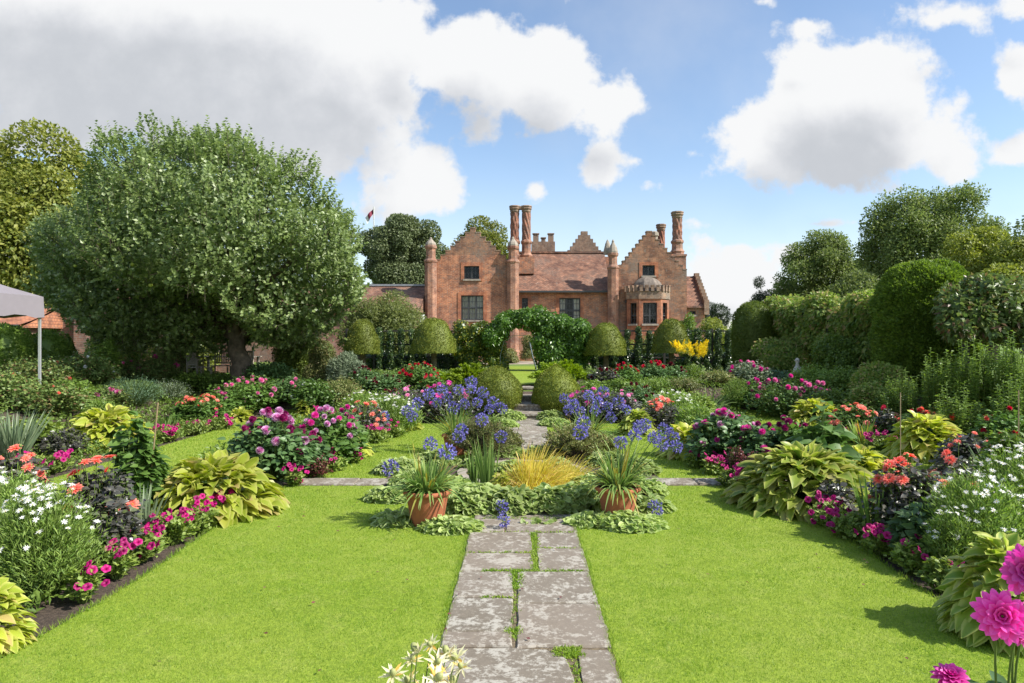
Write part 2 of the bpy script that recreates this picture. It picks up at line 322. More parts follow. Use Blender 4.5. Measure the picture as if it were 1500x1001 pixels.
# ------------------------------------------------------------------ geometry collector
class Geo:
    def __init__(s): s.V = []; s.n = 0; s.C = []   # chunks (F, mat, uvloops, rnd)
    def add(s, V, F, m=0, uv=None, rnd=0.5):
        V = np.asarray(V, dtype=np.float64).reshape(-1, 3); F = np.asarray(F, dtype=np.int64)
        if F.ndim == 1: F = F[None]
        if uv is None:
            A = V[F]; nrm = np.zeros((len(F), 3)); k = F.shape[1]
            for i in range(k): nrm += np.cross(A[:, i], A[:, (i+1) % k])
            nrm /= np.maximum(np.linalg.norm(nrm, axis=1, keepdims=True), 1e-9)
            t = np.cross(np.array([0., 0, 1.]), nrm); tl = np.linalg.norm(t, axis=1, keepdims=True)
            t = np.where(tl < .05, np.array([[1., 0, 0]]), t/np.maximum(tl, 1e-9)); b = np.cross(nrm, t)
            uvl = np.stack([(A*t[:, None]).sum(2), (A*b[:, None]).sum(2)], 2)
        else: uvl = np.asarray(uv)[F]
        r = np.full(len(V), rnd) if np.isscalar(rnd) else np.asarray(rnd)
        s.V.append((V, r)); s.C.append((F + s.n, m, uvl)); s.n += len(V)
    def mesh(s, name, mats, smooth=False):
        me = bpy.data.meshes.new(name)
        V = np.concatenate([v for v, _ in s.V]); r = np.concatenate([x for _, x in s.V])
        me.vertices.add(len(V)); me.vertices.foreach_set('co', V.ravel())
        L = np.concatenate([f.ravel() for f, _, _ in s.C]); cnt = np.concatenate([np.full(len(f), f.shape[1]) for f, _, _ in s.C])
        me.loops.add(len(L)); me.loops.foreach_set('vertex_index', L)
        me.polygons.add(len(cnt)); me.polygons.foreach_set('loop_start', np.concatenate([[0], np.cumsum(cnt)[:-1]]))
        me.polygons.foreach_set('loop_total', cnt)
        me.polygons.foreach_set('material_index', np.concatenate([np.full(len(f), m) for f, m, _ in s.C]))
        me.polygons.foreach_set('use_smooth', np.full(len(cnt), smooth))
        ul = me.uv_layers.new(name='UVMap'); ul.data.foreach_set('uv', np.concatenate([u.reshape(-1, 2) for _, _, u in s.C]).ravel())
        at = me.attributes.new('rnd', 'FLOAT', 'POINT'); at.data.foreach_set('value', r)
        for m in mats: me.materials.append(MAT[m])
        me.update(calc_edges=True); me.validate()
        return me
    def box(s, x0, x1, y0, y1, z0, z1, m=0, rnd=.5):
        V = [(x0,y0,z0),(x1,y0,z0),(x1,y1,z0),(x0,y1,z0),(x0,y0,z1),(x1,y0,z1),(x1,y1,z1),(x0,y1,z1)]
        s.add(V, [(0,3,2,1),(4,5,6,7),(0,1,5,4),(1,2,6,5),(2,3,7,6),(3,0,4,7)], m, None, rnd)
    def obox(s, a, b, w, h, m=0):     # bar from a to b with a w x h section
        a = np.array(a, float); b = np.array(b, float); d = b-a; d /= np.linalg.norm(d)
        u = np.cross(d, (0, 0, 1.)) if abs(d[2]) < .95 else np.cross(d, (0, 1., 0)); u /= np.linalg.norm(u); v = np.cross(u, d)
        V = [p + su*u*w/2 + sv*v*h/2 for p in (a, b) for su, sv in ((-1,-1),(1,-1),(1,1),(-1,1))]
        s.add(V, [(3,2,1,0),(4,5,6,7),(0,1,5,4),(1,2,6,5),(2,3,7,6),(3,0,4,7)], m)
    def lathe(s, prof, n=16, c=(0,0), m=0, rot=0, cap=True):
        prof = np.array(prof, float); k = len(prof); a = np.arange(n)*2*np.pi/n + rot
        V = np.stack([c[0]+prof[:, None, 0]*np.cos(a), c[1]+prof[:, None, 0]*np.sin(a), np.repeat(prof[:, 1:2], n, 1)], 2).reshape(-1, 3)
        F = [(i*n+j, i*n+(j+1) % n, (i+1)*n+(j+1) % n, (i+1)*n+j) for i in range(k-1) for j in range(n)]
        s.add(V, F, m)
        if cap:
            s.add(V[:n], [tuple(range(n-1, -1, -1))], m); s.add(V[-n:], [tuple(range(n))], m)
    def tubes(s, P, Rr, n=4, m=0, rnd=.5):   # P (t,k,3), Rr (t,k)
        P = np.asarray(P, float); Rr = np.broadcast_to(np.asarray(Rr, float), P.shape[:2]); T, K = P.shape[:2]
        D = np.gradient(P, axis=1); D /= np.maximum(np.linalg.norm(D, axis=2, keepdims=True), 1e-9)
        ref = np.where(np.abs(D[..., 2:3]) > .9, np.array([1., 0, 0]), np.array([0, 0, 1.]))
        # keep one reference per tube so that rings do not flip
        ref = np.broadcast_to(np.where(np.abs(D.mean(1))[:, None, 2:3] > .75, np.array([1., .1, 0]), np.array([0, .1, 1.])), D.shape)
        U = np.cross(D, ref); U /= np.maximum(np.linalg.norm(U, axis=2, keepdims=True), 1e-9); W = np.cross(D, U)
        a = np.arange(n)*2*np.pi/n
        V = P[:, :, None] + Rr[:, :, None, None]*(U[:, :, None]*np.cos(a)[None, None, :, None] + W[:, :, None]*np.sin(a)[None, None, :, None])
        i, j = np.meshgrid(np.arange(K-1), np.arange(n), indexing='ij'); j2 = (j+1) % n
        f = np.stack([i*n+j, i*n+j2, (i+1)*n+j2, (i+1)*n+j], 2).reshape(-1, 4)
        F = (f[None] + (np.arange(T)*K*n)[:, None, None]).reshape(-1, 4)
        s.add(V.reshape(-1, 3), F, m, np.zeros((T*K*n, 2)), rnd)
# leaf templates: arrays u (along), v (across, -1..1), w (up), faces
def tmpl(us, ws, cross, fold=.2, wave=0):
    us = np.array(us, float); ws = np.array(ws, float); cs = np.array(cross, float); k = len(cs)
    U = np.repeat(us, k); Vn = np.tile(cs, len(us)); V = np.repeat(ws, k)*Vn
    W = fold*np.abs(V) + wave*np.sin(U*9)*Vn*np.abs(V)
    F = np.array([(i*k+j, i*k+j+1, (i+1)*k+j+1, (i+1)*k+j) for i in range(len(us)-1) for j in range(k-1)])
    return U, V, W, F, Vn
TINY = (np.array([0, .45, 1, .45]), np.array([0, 1, 0, -1.]), np.array([0, .22, 0, .22]), np.array([(0, 1, 2), (0, 2, 3)]), np.array([0, 1, 0, -1.]))
QUAD = tmpl([0, .4, 1], [.15, 1, .1], [-1, 0, 1], .25)
OVATE = tmpl([0, .12, .35, .6, .85, 1], [.12, .62, 1, .85, .4, .03], [-1, 0, 1], .3)
HOSTA = tmpl([0, .1, .3, .5, .7, .88, 1], [.15, .65, 1, 1, .75, .35, .02], [-1, -.5, 0, .5, 1], .35, .22)
STRAP = tmpl([0, .15, .3, .45, .6, .75, .9, 1], [.8, 1, 1, .95, .85, .7, .4, .05], [-1, 0, 1], .35)
STRAP4 = tmpl([0, .3, .6, .85, 1], [.8, 1, .85, .5, .05], [-1, 1], 0)
ROUND = tmpl([0, .1, .4, .75, 1], [.5, .85, 1.1, .8, .3], [-1, 0, 1], .3)
PETAL = tmpl([0, .3, .65, .9, 1], [.35, .8, 1, .6, .08], [-1, 0, 1], .3)
def unit(a): return a/np.maximum(np.linalg.norm(a, axis=-1, keepdims=True), 1e-9)
def leaves(g, P, D, N, L, W, T=TINY, m=0, droop=0, rnd=None, RS=None):
    n = len(P)
    if n == 0: return
    D = unit(D); S = unit(np.cross(D, N)); N = np.cross(S, D)
    L = np.broadcast_to(L, (n,)); W = np.broadcast_to(W, (n,)); dr = np.broadcast_to(droop, (n,))
    U, V, Wu, F, vn = T; k = len(U)
    X = P[:, None] + (L[:, None]*U)[..., None]*D[:, None] + (W[:, None]*V)[..., None]*S[:, None] + (W[:, None]*Wu)[..., None]*N[:, None]
    X[..., 2] -= dr[:, None]*L[:, None]*U[None]**2
    if rnd is None: rnd = (RS or np.random).rand(n)
    FF = (F[None] + (np.arange(n)*k)[:, None, None]).reshape(-1, F.shape[1])
    g.add(X.reshape(-1, 3), FF, m, np.tile(np.stack([U, vn], 1), (n, 1)), np.repeat(rnd, k))
def rdir(RS, n):
    return unit(RS.normal(size=(n, 3)))
# blobs: list of (x,y,z,rx,ry,rz)
def blob_points(RS, blobs, n, inner=0., cull=.93, zmin=None):
    B = np.array(blobs, float); area = (B[:, 3]*B[:, 5] + B[:, 3]*B[:, 4] + B[:, 4]*B[:, 5]); 
    idx = RS.choice(len(B), int(n*1.6), p=area/area.sum()); d = rdir(RS, len(idx))
    s = 1 - inner*RS.rand(len(idx))**1.5
    P = B[idx, :3] + d*B[idx, 3:]*s[:, None]
    keep = np.ones(len(P), bool)
    for j, b in enumerate(B):
        q = (((P-b[:3])/b[3:])**2).sum(1); keep &= ~((q < (cull*(1-inner*.6))**2) & (idx != j))
    if zmin is not None: keep &= P[:, 2] > zmin
    nr = unit(d/B[idx, 3:]); P, nr = P[keep], nr[keep]
    return P[:n], nr[:n]
def blob_foliage(g, RS, blobs, n, L, W, T=TINY, m=0, up=.35, jit=.7, inner=.3, droop=.1, core=0, zmin=None):
    P, nr = blob_points(RS, blobs, n, inner, zmin=zmin); k = len(P)
    D = nr*.6 + RS.normal(size=(k, 3))*jit + np.array([0, 0, up]); N = nr + RS.normal(size=(k, 3))*.5 + np.array([0, 0, .5])
    leaves(g, P, D, N, L*(.7+.6*RS.rand(k)), W*(.7+.6*RS.rand(k)), T, m, droop, RS=RS)
    if core:
        for b in blobs: sphere(g, b[:3], np.array(b[3:])*core, 10, 7, m, .15)
def sphere(g, c, r, n=12, k=8, m=0, rnd=.5, bump=0, RS=None):
    th = np.linspace(0, np.pi, k+1); a = np.arange(n)*2*np.pi/n; c = np.array(c, float); r = np.broadcast_to(np.array(r, float), (3,))
    V = np.stack([np.sin(th)[:, None]*np.cos(a), np.sin(th)[:, None]*np.sin(a), np.repeat(np.cos(th)[:, None], n, 1)], 2).reshape(-1, 3)
    F = [(i*n+j, (i+1)*n+j, (i+1)*n+(j+1) % n, i*n+(j+1) % n) for i in range(k) for j in range(n)]
    g.add(c + V*r, F, m, np.zeros((len(V), 2))+.3, rnd)
# ------------------------------------------------------------------ objects
def link(name, me, parent=None, loc=(0,0,0), rot=(0,0,0), sc=1.0):
    o = bpy.data.objects.new(name, me); COL.objects.link(o)
    if parent is not None: o.parent = parent
    o.location = loc; o.rotation_euler = rot; o.scale = (sc,)*3 if np.isscalar(sc) else sc
    return o
def tag(o, label, cat, group=None, kind=None):
    o['label'] = label; o['category'] = cat
    if group: o['group'] = group
    if kind: o['kind'] = kind
    return o
def struct(name, me, kind='structure', label=None):
    o = link(name, me); o['kind'] = kind
    if label: o['label'] = label
    return o
def ss(a, b, x): 
    t = np.clip((x-a)/(b-a), 0, 1); return t*t*(3-2*t)
UP = .62
def gh(x, y):
    """ground height"""
    return UP*np.maximum(ss(6.9, 9.5, np.abs(x)), ss(16.4, 19.2, y))
def wx(px, d): return (px-763)/1000*d
def wz(py, d): return CAM_H + (499-py)/1000*d
def place(px, d):
    x = wx(px, d); return (x, d, float(gh(x, d)))
# ================================================================== GROUND
RS = np.random.RandomState(7)
def grid_sheet(name, xs, ys, mats, dz=0, mfun=None, kind='structure'):
    g = Geo(); X, Y = np.meshgrid(xs, ys); Z = gh(X, Y) + dz
    n = len(xs); V = np.stack([X, Y, Z], 2).reshape(-1, 3)
    i, j = np.meshgrid(np.arange(len(ys)-1), np.arange(n-1), indexing='ij')
    F = np.stack([i*n+j, i*n+j+1, (i+1)*n+j+1, (i+1)*n+j], 2).reshape(-1, 4)
    if mfun is None: g.add(V, F, 0, V[:, :2])
    else:
        c = V[F].mean(1); mi = mfun(c[:, 0], c[:, 1])
        # one mesh, material chosen per face
        for k in range(len(mats)):
            if (mi == k).any(): g.add(V, F[mi == k], k, V[:, :2])
    return struct(name, g.mesh(name, mats, True), kind)
far = [-2000, -600, -200, -90, -50, -35, -25, -20]
def gm(x, y):
    soil = (np.abs(x) < 13) & (y > 1.5) & (y < 26.3) & ~((np.abs(x) < 1.35) & (y > 18.6))
    return np.where(soil, 1, 0)
grid_sheet('ground', far + list(np.arange(-16, 16.1, .25)) + [-v for v in far[::-1]], [-400, -60, -15, -4, 0] + list(np.arange(1, 31, .25)) + [31, 34, 38, 44, 50, 60, 80, 120, 250, 600, 2500], ['far ground', 'soil'], 0, gm)
# lawn sheets: inner rectangle cut by the paths, outer ring path of grass
def bedge(y, s):    # inner edge of the border, slightly uneven
    return 3.02 - .45*ss(9.5, 15, y) + .03*np.sin(y*2.1+s)
def lawn_sheet(name, fx0, fx1, y0, y1, ny=40, nx=6):
    g = Geo(); ys = np.linspace(y0, y1, ny); t = np.linspace(0, 1, nx)
    X = fx0(ys)[:, None]*(1-t) + fx1(ys)[:, None]*t; Y = np.repeat(ys[:, None], nx, 1); Z = gh(X, Y)+.035
    V = np.stack([X, Y, Z], 2).reshape(-1, 3)
    F = np.array([(i*nx+j, i*nx+j+1, (i+1)*nx+j+1, (i+1)*nx+j) for i in range(ny-1) for j in range(nx-1)])
    g.add(V, F, 0, V[:, :2])
    # turf edge
    for k in (0, nx-1):
        e = V.reshape(ny, nx, 3)[:, k]; e2 = e.copy(); e2[:, 2] -= .035
        W = np.concatenate([e, e2]); g.add(W, [(i, i+1, ny+i+1, ny+i) for i in range(ny-1)], 0, W[:, :2])
    return struct(name, g.mesh(name, ['lawn'], True))
c = lambda v: (lambda y: np.full_like(y, v))
for s in (-1, 1):
    e = (lambda y: -bedge(y, 0)) if s < 0 else (lambda y: bedge(y, 1)); i0 = c(-.50 if s < 0 else .555)
    a, b = (e, i0) if s < 0 else (i0, e)
    lawn_sheet('lawn', a, b, 1.2, 8.76); lawn_sheet('lawn', a, b, 9.24, 15.3)
    lawn_sheet('lawn', c(-6.35) if s < 0 else c(4.95), c(-4.95) if s < 0 else c(6.35), 4, 17.2)
lawn_sheet('lawn', c(-1.3), c(1.5), 19.4, 33, nx=8)
# grass blades: one uncountable mass
def blades(name, regions, mname='lawn blade'):
    g = Geo()
    for fx0, fx1, y0, y1, dens, h, w in regions:
        dens = dens*.85; n = int((y1-y0)*abs(np.mean(fx1(np.array([y0, y1]))-fx0(np.array([y0, y1]))))*dens)
        y = y0+(y1-y0)*RS.rand(n); x = fx0(y)+(fx1(y)-fx0(y))*RS.rand(n)
        ok = (((x-.03)/1.83)**2+((y-9.15)/1.73)**2) > 1; x, y = x[ok], y[ok]; n = len(x); z = gh(x, y)+.034; P = np.stack([x, y, z], 1)
        D = RS.normal(size=(n, 3))*.45; D[:, 2] = 1
        pt = .5+.5*np.sin(x*9+np.sin(y*7)*2)*np.sin(y*8+np.sin(x*5)*2); D = unit(D)*(h*(.45+.8*RS.rand(n))*(.75+.5*pt))[:, None]; sd_ = unit(np.stack([RS.normal(size=n), RS.normal(size=n)*.6, np.zeros(n)], 1))*w*.5
        V = np.stack([P-sd_, P+sd_, P+D], 1).reshape(-1, 3)
        F = np.arange(3*n).reshape(-1, 3)
        patch = .5+.2*np.sin(x*1.7+np.sin(y*1.3)*2)*np.sin(y*.9+x*.6)+.3*np.sin(x*9+np.sin(y*7)*2)*np.sin(y*8+np.sin(x*5)*2)
        r = np.clip(RS.rand(n)*.6+patch*.4, 0, 1)
        g.add(V, F, 0, np.zeros((3*n, 2)), np.repeat(r, 3))
    o = struct(name, g.mesh(name, [mname]), 'stuff', 'short mown bright green grass of the lawns'); o['category'] = 'grass'
    return o
L1 = lambda y: -bedge(y, 0); L2 = c(-.49); R1 = c(.545); R2 = lambda y: bedge(y, 1)
reg = []
for a, b in ((L1, L2), (R1, R2)):
    reg += [(a, b, 3.3, 5.2, 13000, .018, .0030), (a, b, 5.2, 7, 7500, .020, .0038), (a, b, 7, 8.76, 4200, .024, .0052), (a, b, 9.24, 12, 1900, .032, .008), (a, b, 12, 15.3, 1200, .034, .010)]
reg += [(c(-6.35), c(-4.95), 7, 17.2, 900, .035, .011), (c(4.95), c(6.35), 8, 17.2, 900, .035, .011)]
# shaggy edges hanging over the paving and the soil
for xc, y0, y1 in ((-.50, 3.5, 8.7), (.555, 3.5, 8.7)):
    reg += [(c(xc-.03), c(xc+.025), y0, y1, 9000, .04, .0045)]
reg += [(lambda y: -bedge(y, 0)-.03, lambda y: -bedge(y, 0)+.03, 3.5, 8.7, 6000, .045, .005), (lambda y: bedge(y, 1)-.03, lambda y: bedge(y, 1)+.03, 3.5, 8.7, 6000, .045, .005)]
blades('lawn_grass', reg)
# paving
def slab(g, pts, z1=.045, rnd=.5):
    pts = np.array(pts, float); n = len(pts); pts = pts+RS.uniform(-.006, .006, (n, 2)); cc = pts.mean(0); v = .012
    inn = cc+(pts-cc)*(1-v/np.linalg.norm(pts-cc, axis=1))[:, None]
    # rough outline: subdivide and jitter
    def ring(p):
        q = []
        for i in range(n):
            a, b = p[i], p[(i+1) % n]; k = max(2, int(np.linalg.norm(pts[i]-pts[(i+1) % n])/.12))
            for t in range(k): q.append(a+(b-a)*t/k)
        return np.array(q)
    o_, i_ = ring(pts), ring(inn); k = len(o_); jt = RS.normal(size=(k, 2))*.004-(pts.mean(0)*0); o_ += jt; i_ += jt
    tilt = RS.normal(size=2)*.004
    zt = z1+((i_-cc)@tilt)
    V = np.concatenate([np.c_[o_, np.full(k, -.02)], np.c_[o_, zt-.010], np.c_[i_, zt]])
    g.add(V, [(j+a*k, (j+1) % k+a*k, (j+1) % k+(a+1)*k, j+(a+1)*k) for a in (0, 1) for j in range(k)], 0, None, rnd)
    g.add(V, [tuple(range(2*k, 3*k))], 0, V[:, :2], rnd)
g = Geo(); gp = .005
def rect(x0, x1, y0, y1): slab(g, [(x0+gp, y0+gp), (x1-gp, y0+gp), (x1-gp, y1-gp), (x0+gp, y1-gp)], .045+RS.rand()*.006, RS.rand())
xl, xr = -.50, .555
rect(xl, -.16, 6.62, 7.12); rect(-.16, xr, 6.62, 7.12); rect(xl, xr, 7.12, 7.7)
rect(xl, .11, 5.98, 6.60); rect(xl, .11, 5.51, 5.97); rect(.14, xr, 6.10, 6.60); rect(.14, xr, 5.50, 6.09)
rect(xl, -.055, 4.94, 5.50); rect(-.03, xr, 4.83, 5.49); rect(xl, -.055, 4.36, 4.93); rect(-.03, xr, 4.13, 4.81)
rect(xl, -.055, 4.14, 4.35); slab(g, [(xl, 3.2), (.28, 3.2), (.30, 3.7), (.27, 4.0), (.16, 4.10), (-.03, 4.12), (xl, 4.13)], .046, .3)
rect(.33, xr, 3.2, 4.12)
y = 3.2
while y > .4: rect(xl, .0, y-.7, y); rect(.0, xr, y-.6, y); y -= .7
# beyond the pond and the cross path
y = 11.3
while y < 16:
    h = .55+.3*RS.rand(); m_ = .03+RS.uniform(-.25, .25)
    rect(-.47, m_, y, y+h); rect(m_, .56, y, y+h); y += h
for x0, x1 in ((-3.02, -1.6), (1.6, 3.02)):
    x = x0
    while x < x1-.2:
        w_ = min(.5+.4*RS.rand(), x1-x); rect(x, x+w_, 8.80, 9.20); x += w_
    for a in np.arange(3.1, 4.9, .62): rect(math.copysign(1, x0)*a if x0 > 0 else -a-.6, (math.copysign(1, x0)*a if x0 > 0 else -a-.6)+.6, 8.80, 9.20)
struct('paved_path', g.mesh('paved_path', ['paving stone']))
# joint bed
g = Geo(); g.box(-.5, .555, .2, 7.8, -.01, .034); g.box(-.47, .56, 11.2, 16.2, -.01, .034); g.box(-4.9, -1.55, 8.77, 9.23, -.01, .028); g.box(1.55, 4.9, 8.77, 9.23, -.01, .028)
struct('path_bed', g.mesh('path_bed', ['joint sand']))
# moss and grass tufts in the joints
g = Geo(); pts = []
for x0, x1, y0, y1, n in ((.095, .155, 5.5, 6.58, 420), (-.30, .11, 5.49, 5.52, 150), (.14, .50, 5.48, 5.5, 120), (-.08, .02, 5.1, 5.52, 160), (-.45, .1, 5.965, 5.985, 60), (.15, .5, 6.08, 6.10, 70),
                          (-.5, .5, 6.60, 6.625, 90), (-.3, -.06, 4.925, 4.945, 40), (-.055, -.025, 4.2, 5.4, 60), (.2, .36, 4.0, 4.13, 160), (-.1, .0, 4.3, 4.4, 70), (.29, .335, 3.4, 4.1, 90), (-.4, .5, 7.1, 7.16, 200), (-.4, .5, 11.3, 16, 250)):
    pts.append(np.c_[RS.uniform(x0, x1, n), RS.uniform(y0, y1, n), np.full(n, .035)])
P = np.concatenate(pts); n = len(P); P = np.concatenate([P+RS.normal(size=P.shape)*np.array([.012,.012,0]) for _ in range(3)]); n = len(P); D = RS.normal(size=(n, 3))*.6; D[:, 2] = 1
leaves(g, P, D, rdir(RS, n), .015+.035*RS.rand(n), .004, TINY, 0, .3, RS=RS)
o = struct('joint_moss', g.mesh('joint_moss', ['lawn blade']), 'stuff', 'moss and grass tufts growing in the joints of the paving')
# steps up to the far lawn
g = Geo(); prev = 0
for k, yy in enumerate((16.2, 17.0, 17.8, 18.6)):
    zt = .155*(k+1); g.box(-.35, .62, yy, yy+.92 if k < 3 else yy+1.0, -.1 if k == 0 else .155*k-.1, zt-.045)
    g.box(-.38, .65, yy-.03, yy+.80 if k < 3 else yy+1.0, zt-.043, zt)
    if k < 3: pass
tag(link('stone_steps', g.mesh('stone_steps', ['paving stone'])), 'low weathered stone steps climbing from the sunken garden to the far lawn', 'steps')
# pond
g = Geo(); g.lathe([(.80, .045), (.80, .075), (.92, .075), (.92, .02)], 40, (.03, 9.55), 0, cap=False)
tag(link('pond_kerb', g.mesh('pond_kerb', ['stone'])), 'round stone kerb of the small pond inside the ring of plants', 'kerb')
g = Geo(); a = np.arange(40)*2*np.pi/40; g.add(np.c_[.03+.82*np.cos(a), 9.55+.82*np.sin(a), np.full(40, .055)], [tuple(range(40))])
struct('pond_water', g.mesh('pond_water', ['water']))
g = Geo(); a = np.arange(60)*2*np.pi/60; g.add(np.c_[.03+1.85*np.cos(a), 9.15+1.75*np.sin(a), np.full(60, .046)], [tuple(range(60))]); struct('round_flower_bed', g.mesh('round_flower_bed', ['soil']))
g = Geo(); g.box(-12, 12, 36.5, 41.9, UP+.004, UP+.008); struct('gravel_terrace', g.mesh('gravel_terrace', ['gravel']))
# ================================================================== HOUSE
HD = 42.0
def hx(px, d=HD): return (px-763)/1000*d
def hz(py, d=HD): return CAM_H+(499-py)/1000*d
def gridwall(g, xs, zs, filled, y0, y1, m=0, mfun=None):
    xs = sorted(set(round(v, 4) for v in xs)); zs = sorted(set(round(v, 4) for v in zs)); nx, nz = len(xs)-1, len(zs)-1
    f = [[filled((xs[i]+xs[i+1])/2, (zs[j]+zs[j+1])/2) for j in range(nz)] for i in range(nx)]
    F = lambda i, j: 0 <= i < nx and 0 <= j < nz and f[i][j]
    for i in range(nx):
        for j in range(nz):
            if not f[i][j]: continue
            a, b, p, q = xs[i], xs[i+1], zs[j], zs[j+1]; mm_ = m if mfun is None else mfun((a+b)/2, (p+q)/2)
            g.add([(a,y0,p),(b,y0,p),(b,y0,q),(a,y0,q)], [(0,1,2,3)], mm_); g.add([(a,y1,p),(b,y1,p),(b,y1,q),(a,y1,q)], [(3,2,1,0)], mm_)
            if not F(i-1, j): g.add([(a,y0,p),(a,y1,p),(a,y1,q),(a,y0,q)], [(3,2,1,0)], mm_)
            if not F(i+1, j): g.add([(b,y0,p),(b,y1,p),(b,y1,q),(b,y0,q)], [(0,1,2,3)], mm_)
            if not F(i, j-1): g.add([(a,y0,p),(b,y0,p),(b,y1,p),(a,y1,p)], [(3,2,1,0)], mm_)
            if not F(i, j+1): g.add([(a,y0,q),(b,y0,q),(b,y1,q),(a,y1,q)], [(0,1,2,3)], mm_)
def inh(x, z, H): return any(a < x < b and p < z < q for a, b, p, q in H)
def window(parent, x0, x1, z0, z1, y, cols, rows, mull=(), transom=None, curtain=False, sur=.20, M=None):
    """surround trim proud of the wall > frame > pane, curtain; y = outer wall face"""
    e = .003
    def mk(name, gg, mats, par):
        o = link(name, gg.mesh(name, mats), par)
        if M is not None and par is parent: o.matrix_local = M
        return o
    g = Geo()
    if sur:
        for a, b, p, q in ((x0-sur, x0, z0-.12, z1+sur), (x1, x1+sur, z0-.12, z1+sur), (x0, x1, z1, z1+sur)): g.box(a, b, y-.03, y+.20, p, q)
    g.box(x0-.08, x1+.08, y-.09, y+.22, z0-.11, z0-e, 1)
    w = mk('window', g, ['trim brick', 'stone'], parent)
    g = Geo(); t = .055; yy = y+.12
    g.box(x0+e, x0+t, yy, yy+.07, z0, z1-e); g.box(x1-t, x1-e, yy, yy+.07, z0, z1-e); g.box(x0+t, x1-t, yy, yy+.07, z0, z0+t); g.box(x0+t, x1-t, yy, yy+.07, z1-t, z1-e)
    for f_ in mull: xm = x0+(x1-x0)*f_; g.box(xm-.045, xm+.045, yy-.01, yy+.065, z0+t, z1-t)
    if transom: zm = z0+(z1-z0)*transom; g.box(x0+t, x1-t, yy-.006, yy+.061, zm-.04, zm+.04)
    for i in range(1, cols): xm = x0+(x1-x0)*i/cols; g.box(xm-.012, xm+.012, yy+.02, yy+.05, z0+t, z1-t)
    for j in range(1, rows): zm = z0+(z1-z0)*j/rows; g.box(x0+t, x1-t, yy+.022, yy+.048, zm-.012, zm+.012)
    mk('frame', g, ['frame paint'], w)
    g = Geo(); g.add([(x0+t,yy+.04,z0+t),(x1-t,yy+.04,z0+t),(x1-t,yy+.04,z1-t),(x0+t,yy+.04,z1-t)], [(0,1,2,3)]); mk('pane', g, ['glass'], w)
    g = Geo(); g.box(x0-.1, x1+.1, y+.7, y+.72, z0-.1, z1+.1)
    if curtain:
        n = 60; xs_ = np.linspace(x0, x1, n); ys_ = y+.30+.04*np.sin(np.arange(n)*1.3); full = curtain == 'full'
        for a, b in (((0, n),) if full else ((0, n//3-2), (2*n//3+2, n))):
            X = xs_[a:b]; Y = ys_[a:b]; k = len(X); V = np.r_[np.c_[X, Y, np.full(k, z0)], np.c_[X, Y, np.full(k, z1)]]
            g.add(V, [(i, i+1, k+i+1, k+i) for i in range(k-1)], 1)
        mk('curtain', g, ['dark room', 'curtain'], w)
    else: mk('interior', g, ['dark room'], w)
    return w
house = bpy.data.objects.new('manor_house', None); COL.objects.link(house)
tag(house, 'large red brick manor house with stepped gables, octagonal turrets and twisted chimneys', 'house')
ZG = .55
def part(name, g, mats, parent=house, smooth=False): return link(name, g.mesh(name, mats, smooth), parent)
def stepped_gable(name, xa, xb, z_sh, xap, z_ap, holes, y0, y1, nst, apw, zb=ZG, mats=('brick', 'lichen and shade brick', 'stone brick'), greyz=99):
    """wall whose gable climbs in steps from the shoulders to an apex block"""
    g = Geo(); st = []
    hs = (z_ap-z_sh)/nst
    for k in range(nst+1): st.append(z_sh+hs*k)
    def half(z, side):
        k = min(nst, int((z-z_sh)/hs)); t = (nst-1-k)/(nst-1)
        return apw+( (xap-xa if side < 0 else xb-xap)-apw)*max(0, t)
    xs = [xa, xb]; zs = [zb, z_sh, z_ap]+st
    for k in range(nst):
        xs += [xap-half(st[k]+.01, -1), xap+half(st[k]+.01, 1)]
    for a, b, p, q in holes: xs += [a, b]; zs += [p, q]
    def fil(x, z):
        if inh(x, z, holes): return False
        if z < z_sh: return xa < x < xb
        return xap-half(z, -1) < x < xap+half(z, 1)
    gridwall(g, xs, zs, fil, y0, y1, 0, lambda x, z: 1 if z > greyz else 0)
    w = part(name, g, mats)
    g = Geo()                     # coping bricks on each step
    for k in range(nst):
        z = st[k+1]
        l, r = xap-half(st[k]+.01, -1), xap+half(st[k]+.01, 1)
        l2 = xap-half(st[k+1]+.01, -1) if k < nst-1 else xap; r2 = xap+half(st[k+1]+.01, 1) if k < nst-1 else xap
        g.box(l-.02, l2-.003 if k < nst-1 else r+.02, y0-.02, y1+.02, z-.03, z+.03)
        if k < nst-1: g.box(r2+.003, r+.02, y0-.02, y1+.02, z-.03, z+.03)
    link('coping', g.mesh('coping', ['stone brick']), w)
    return w
def octo(name, cx, cy, prof, parent=house, m='turret brick', caps=()):
    g = Geo(); g.lathe(prof, 8, (cx, cy), 0, math.pi/8); o = part(name, g, [m], parent)
    if caps:
        g = Geo(); g.lathe(caps, 8, (cx, cy), 0, math.pi/8); link('finial', g.mesh('finial', ['stone']), o)
    return o
# left gable
xa, xb = hx(638), hx(748)
w1 = (hx(675.5), hx(708), hz(469), hz(433)); w2 = (hx(680), hx(702), hz(409), hz(390))
stepped_gable('wall', xa, xb, hz(387), hx(692.5), hz(334), [w1, w2], HD, HD+.45, 8, .16, greyz=hz(371))
window(house, *w1, HD, 6, 4, (1/3, 2/3), .5, 'full'); window(house, *w2, HD, 4, 2, (.5,), None, False)
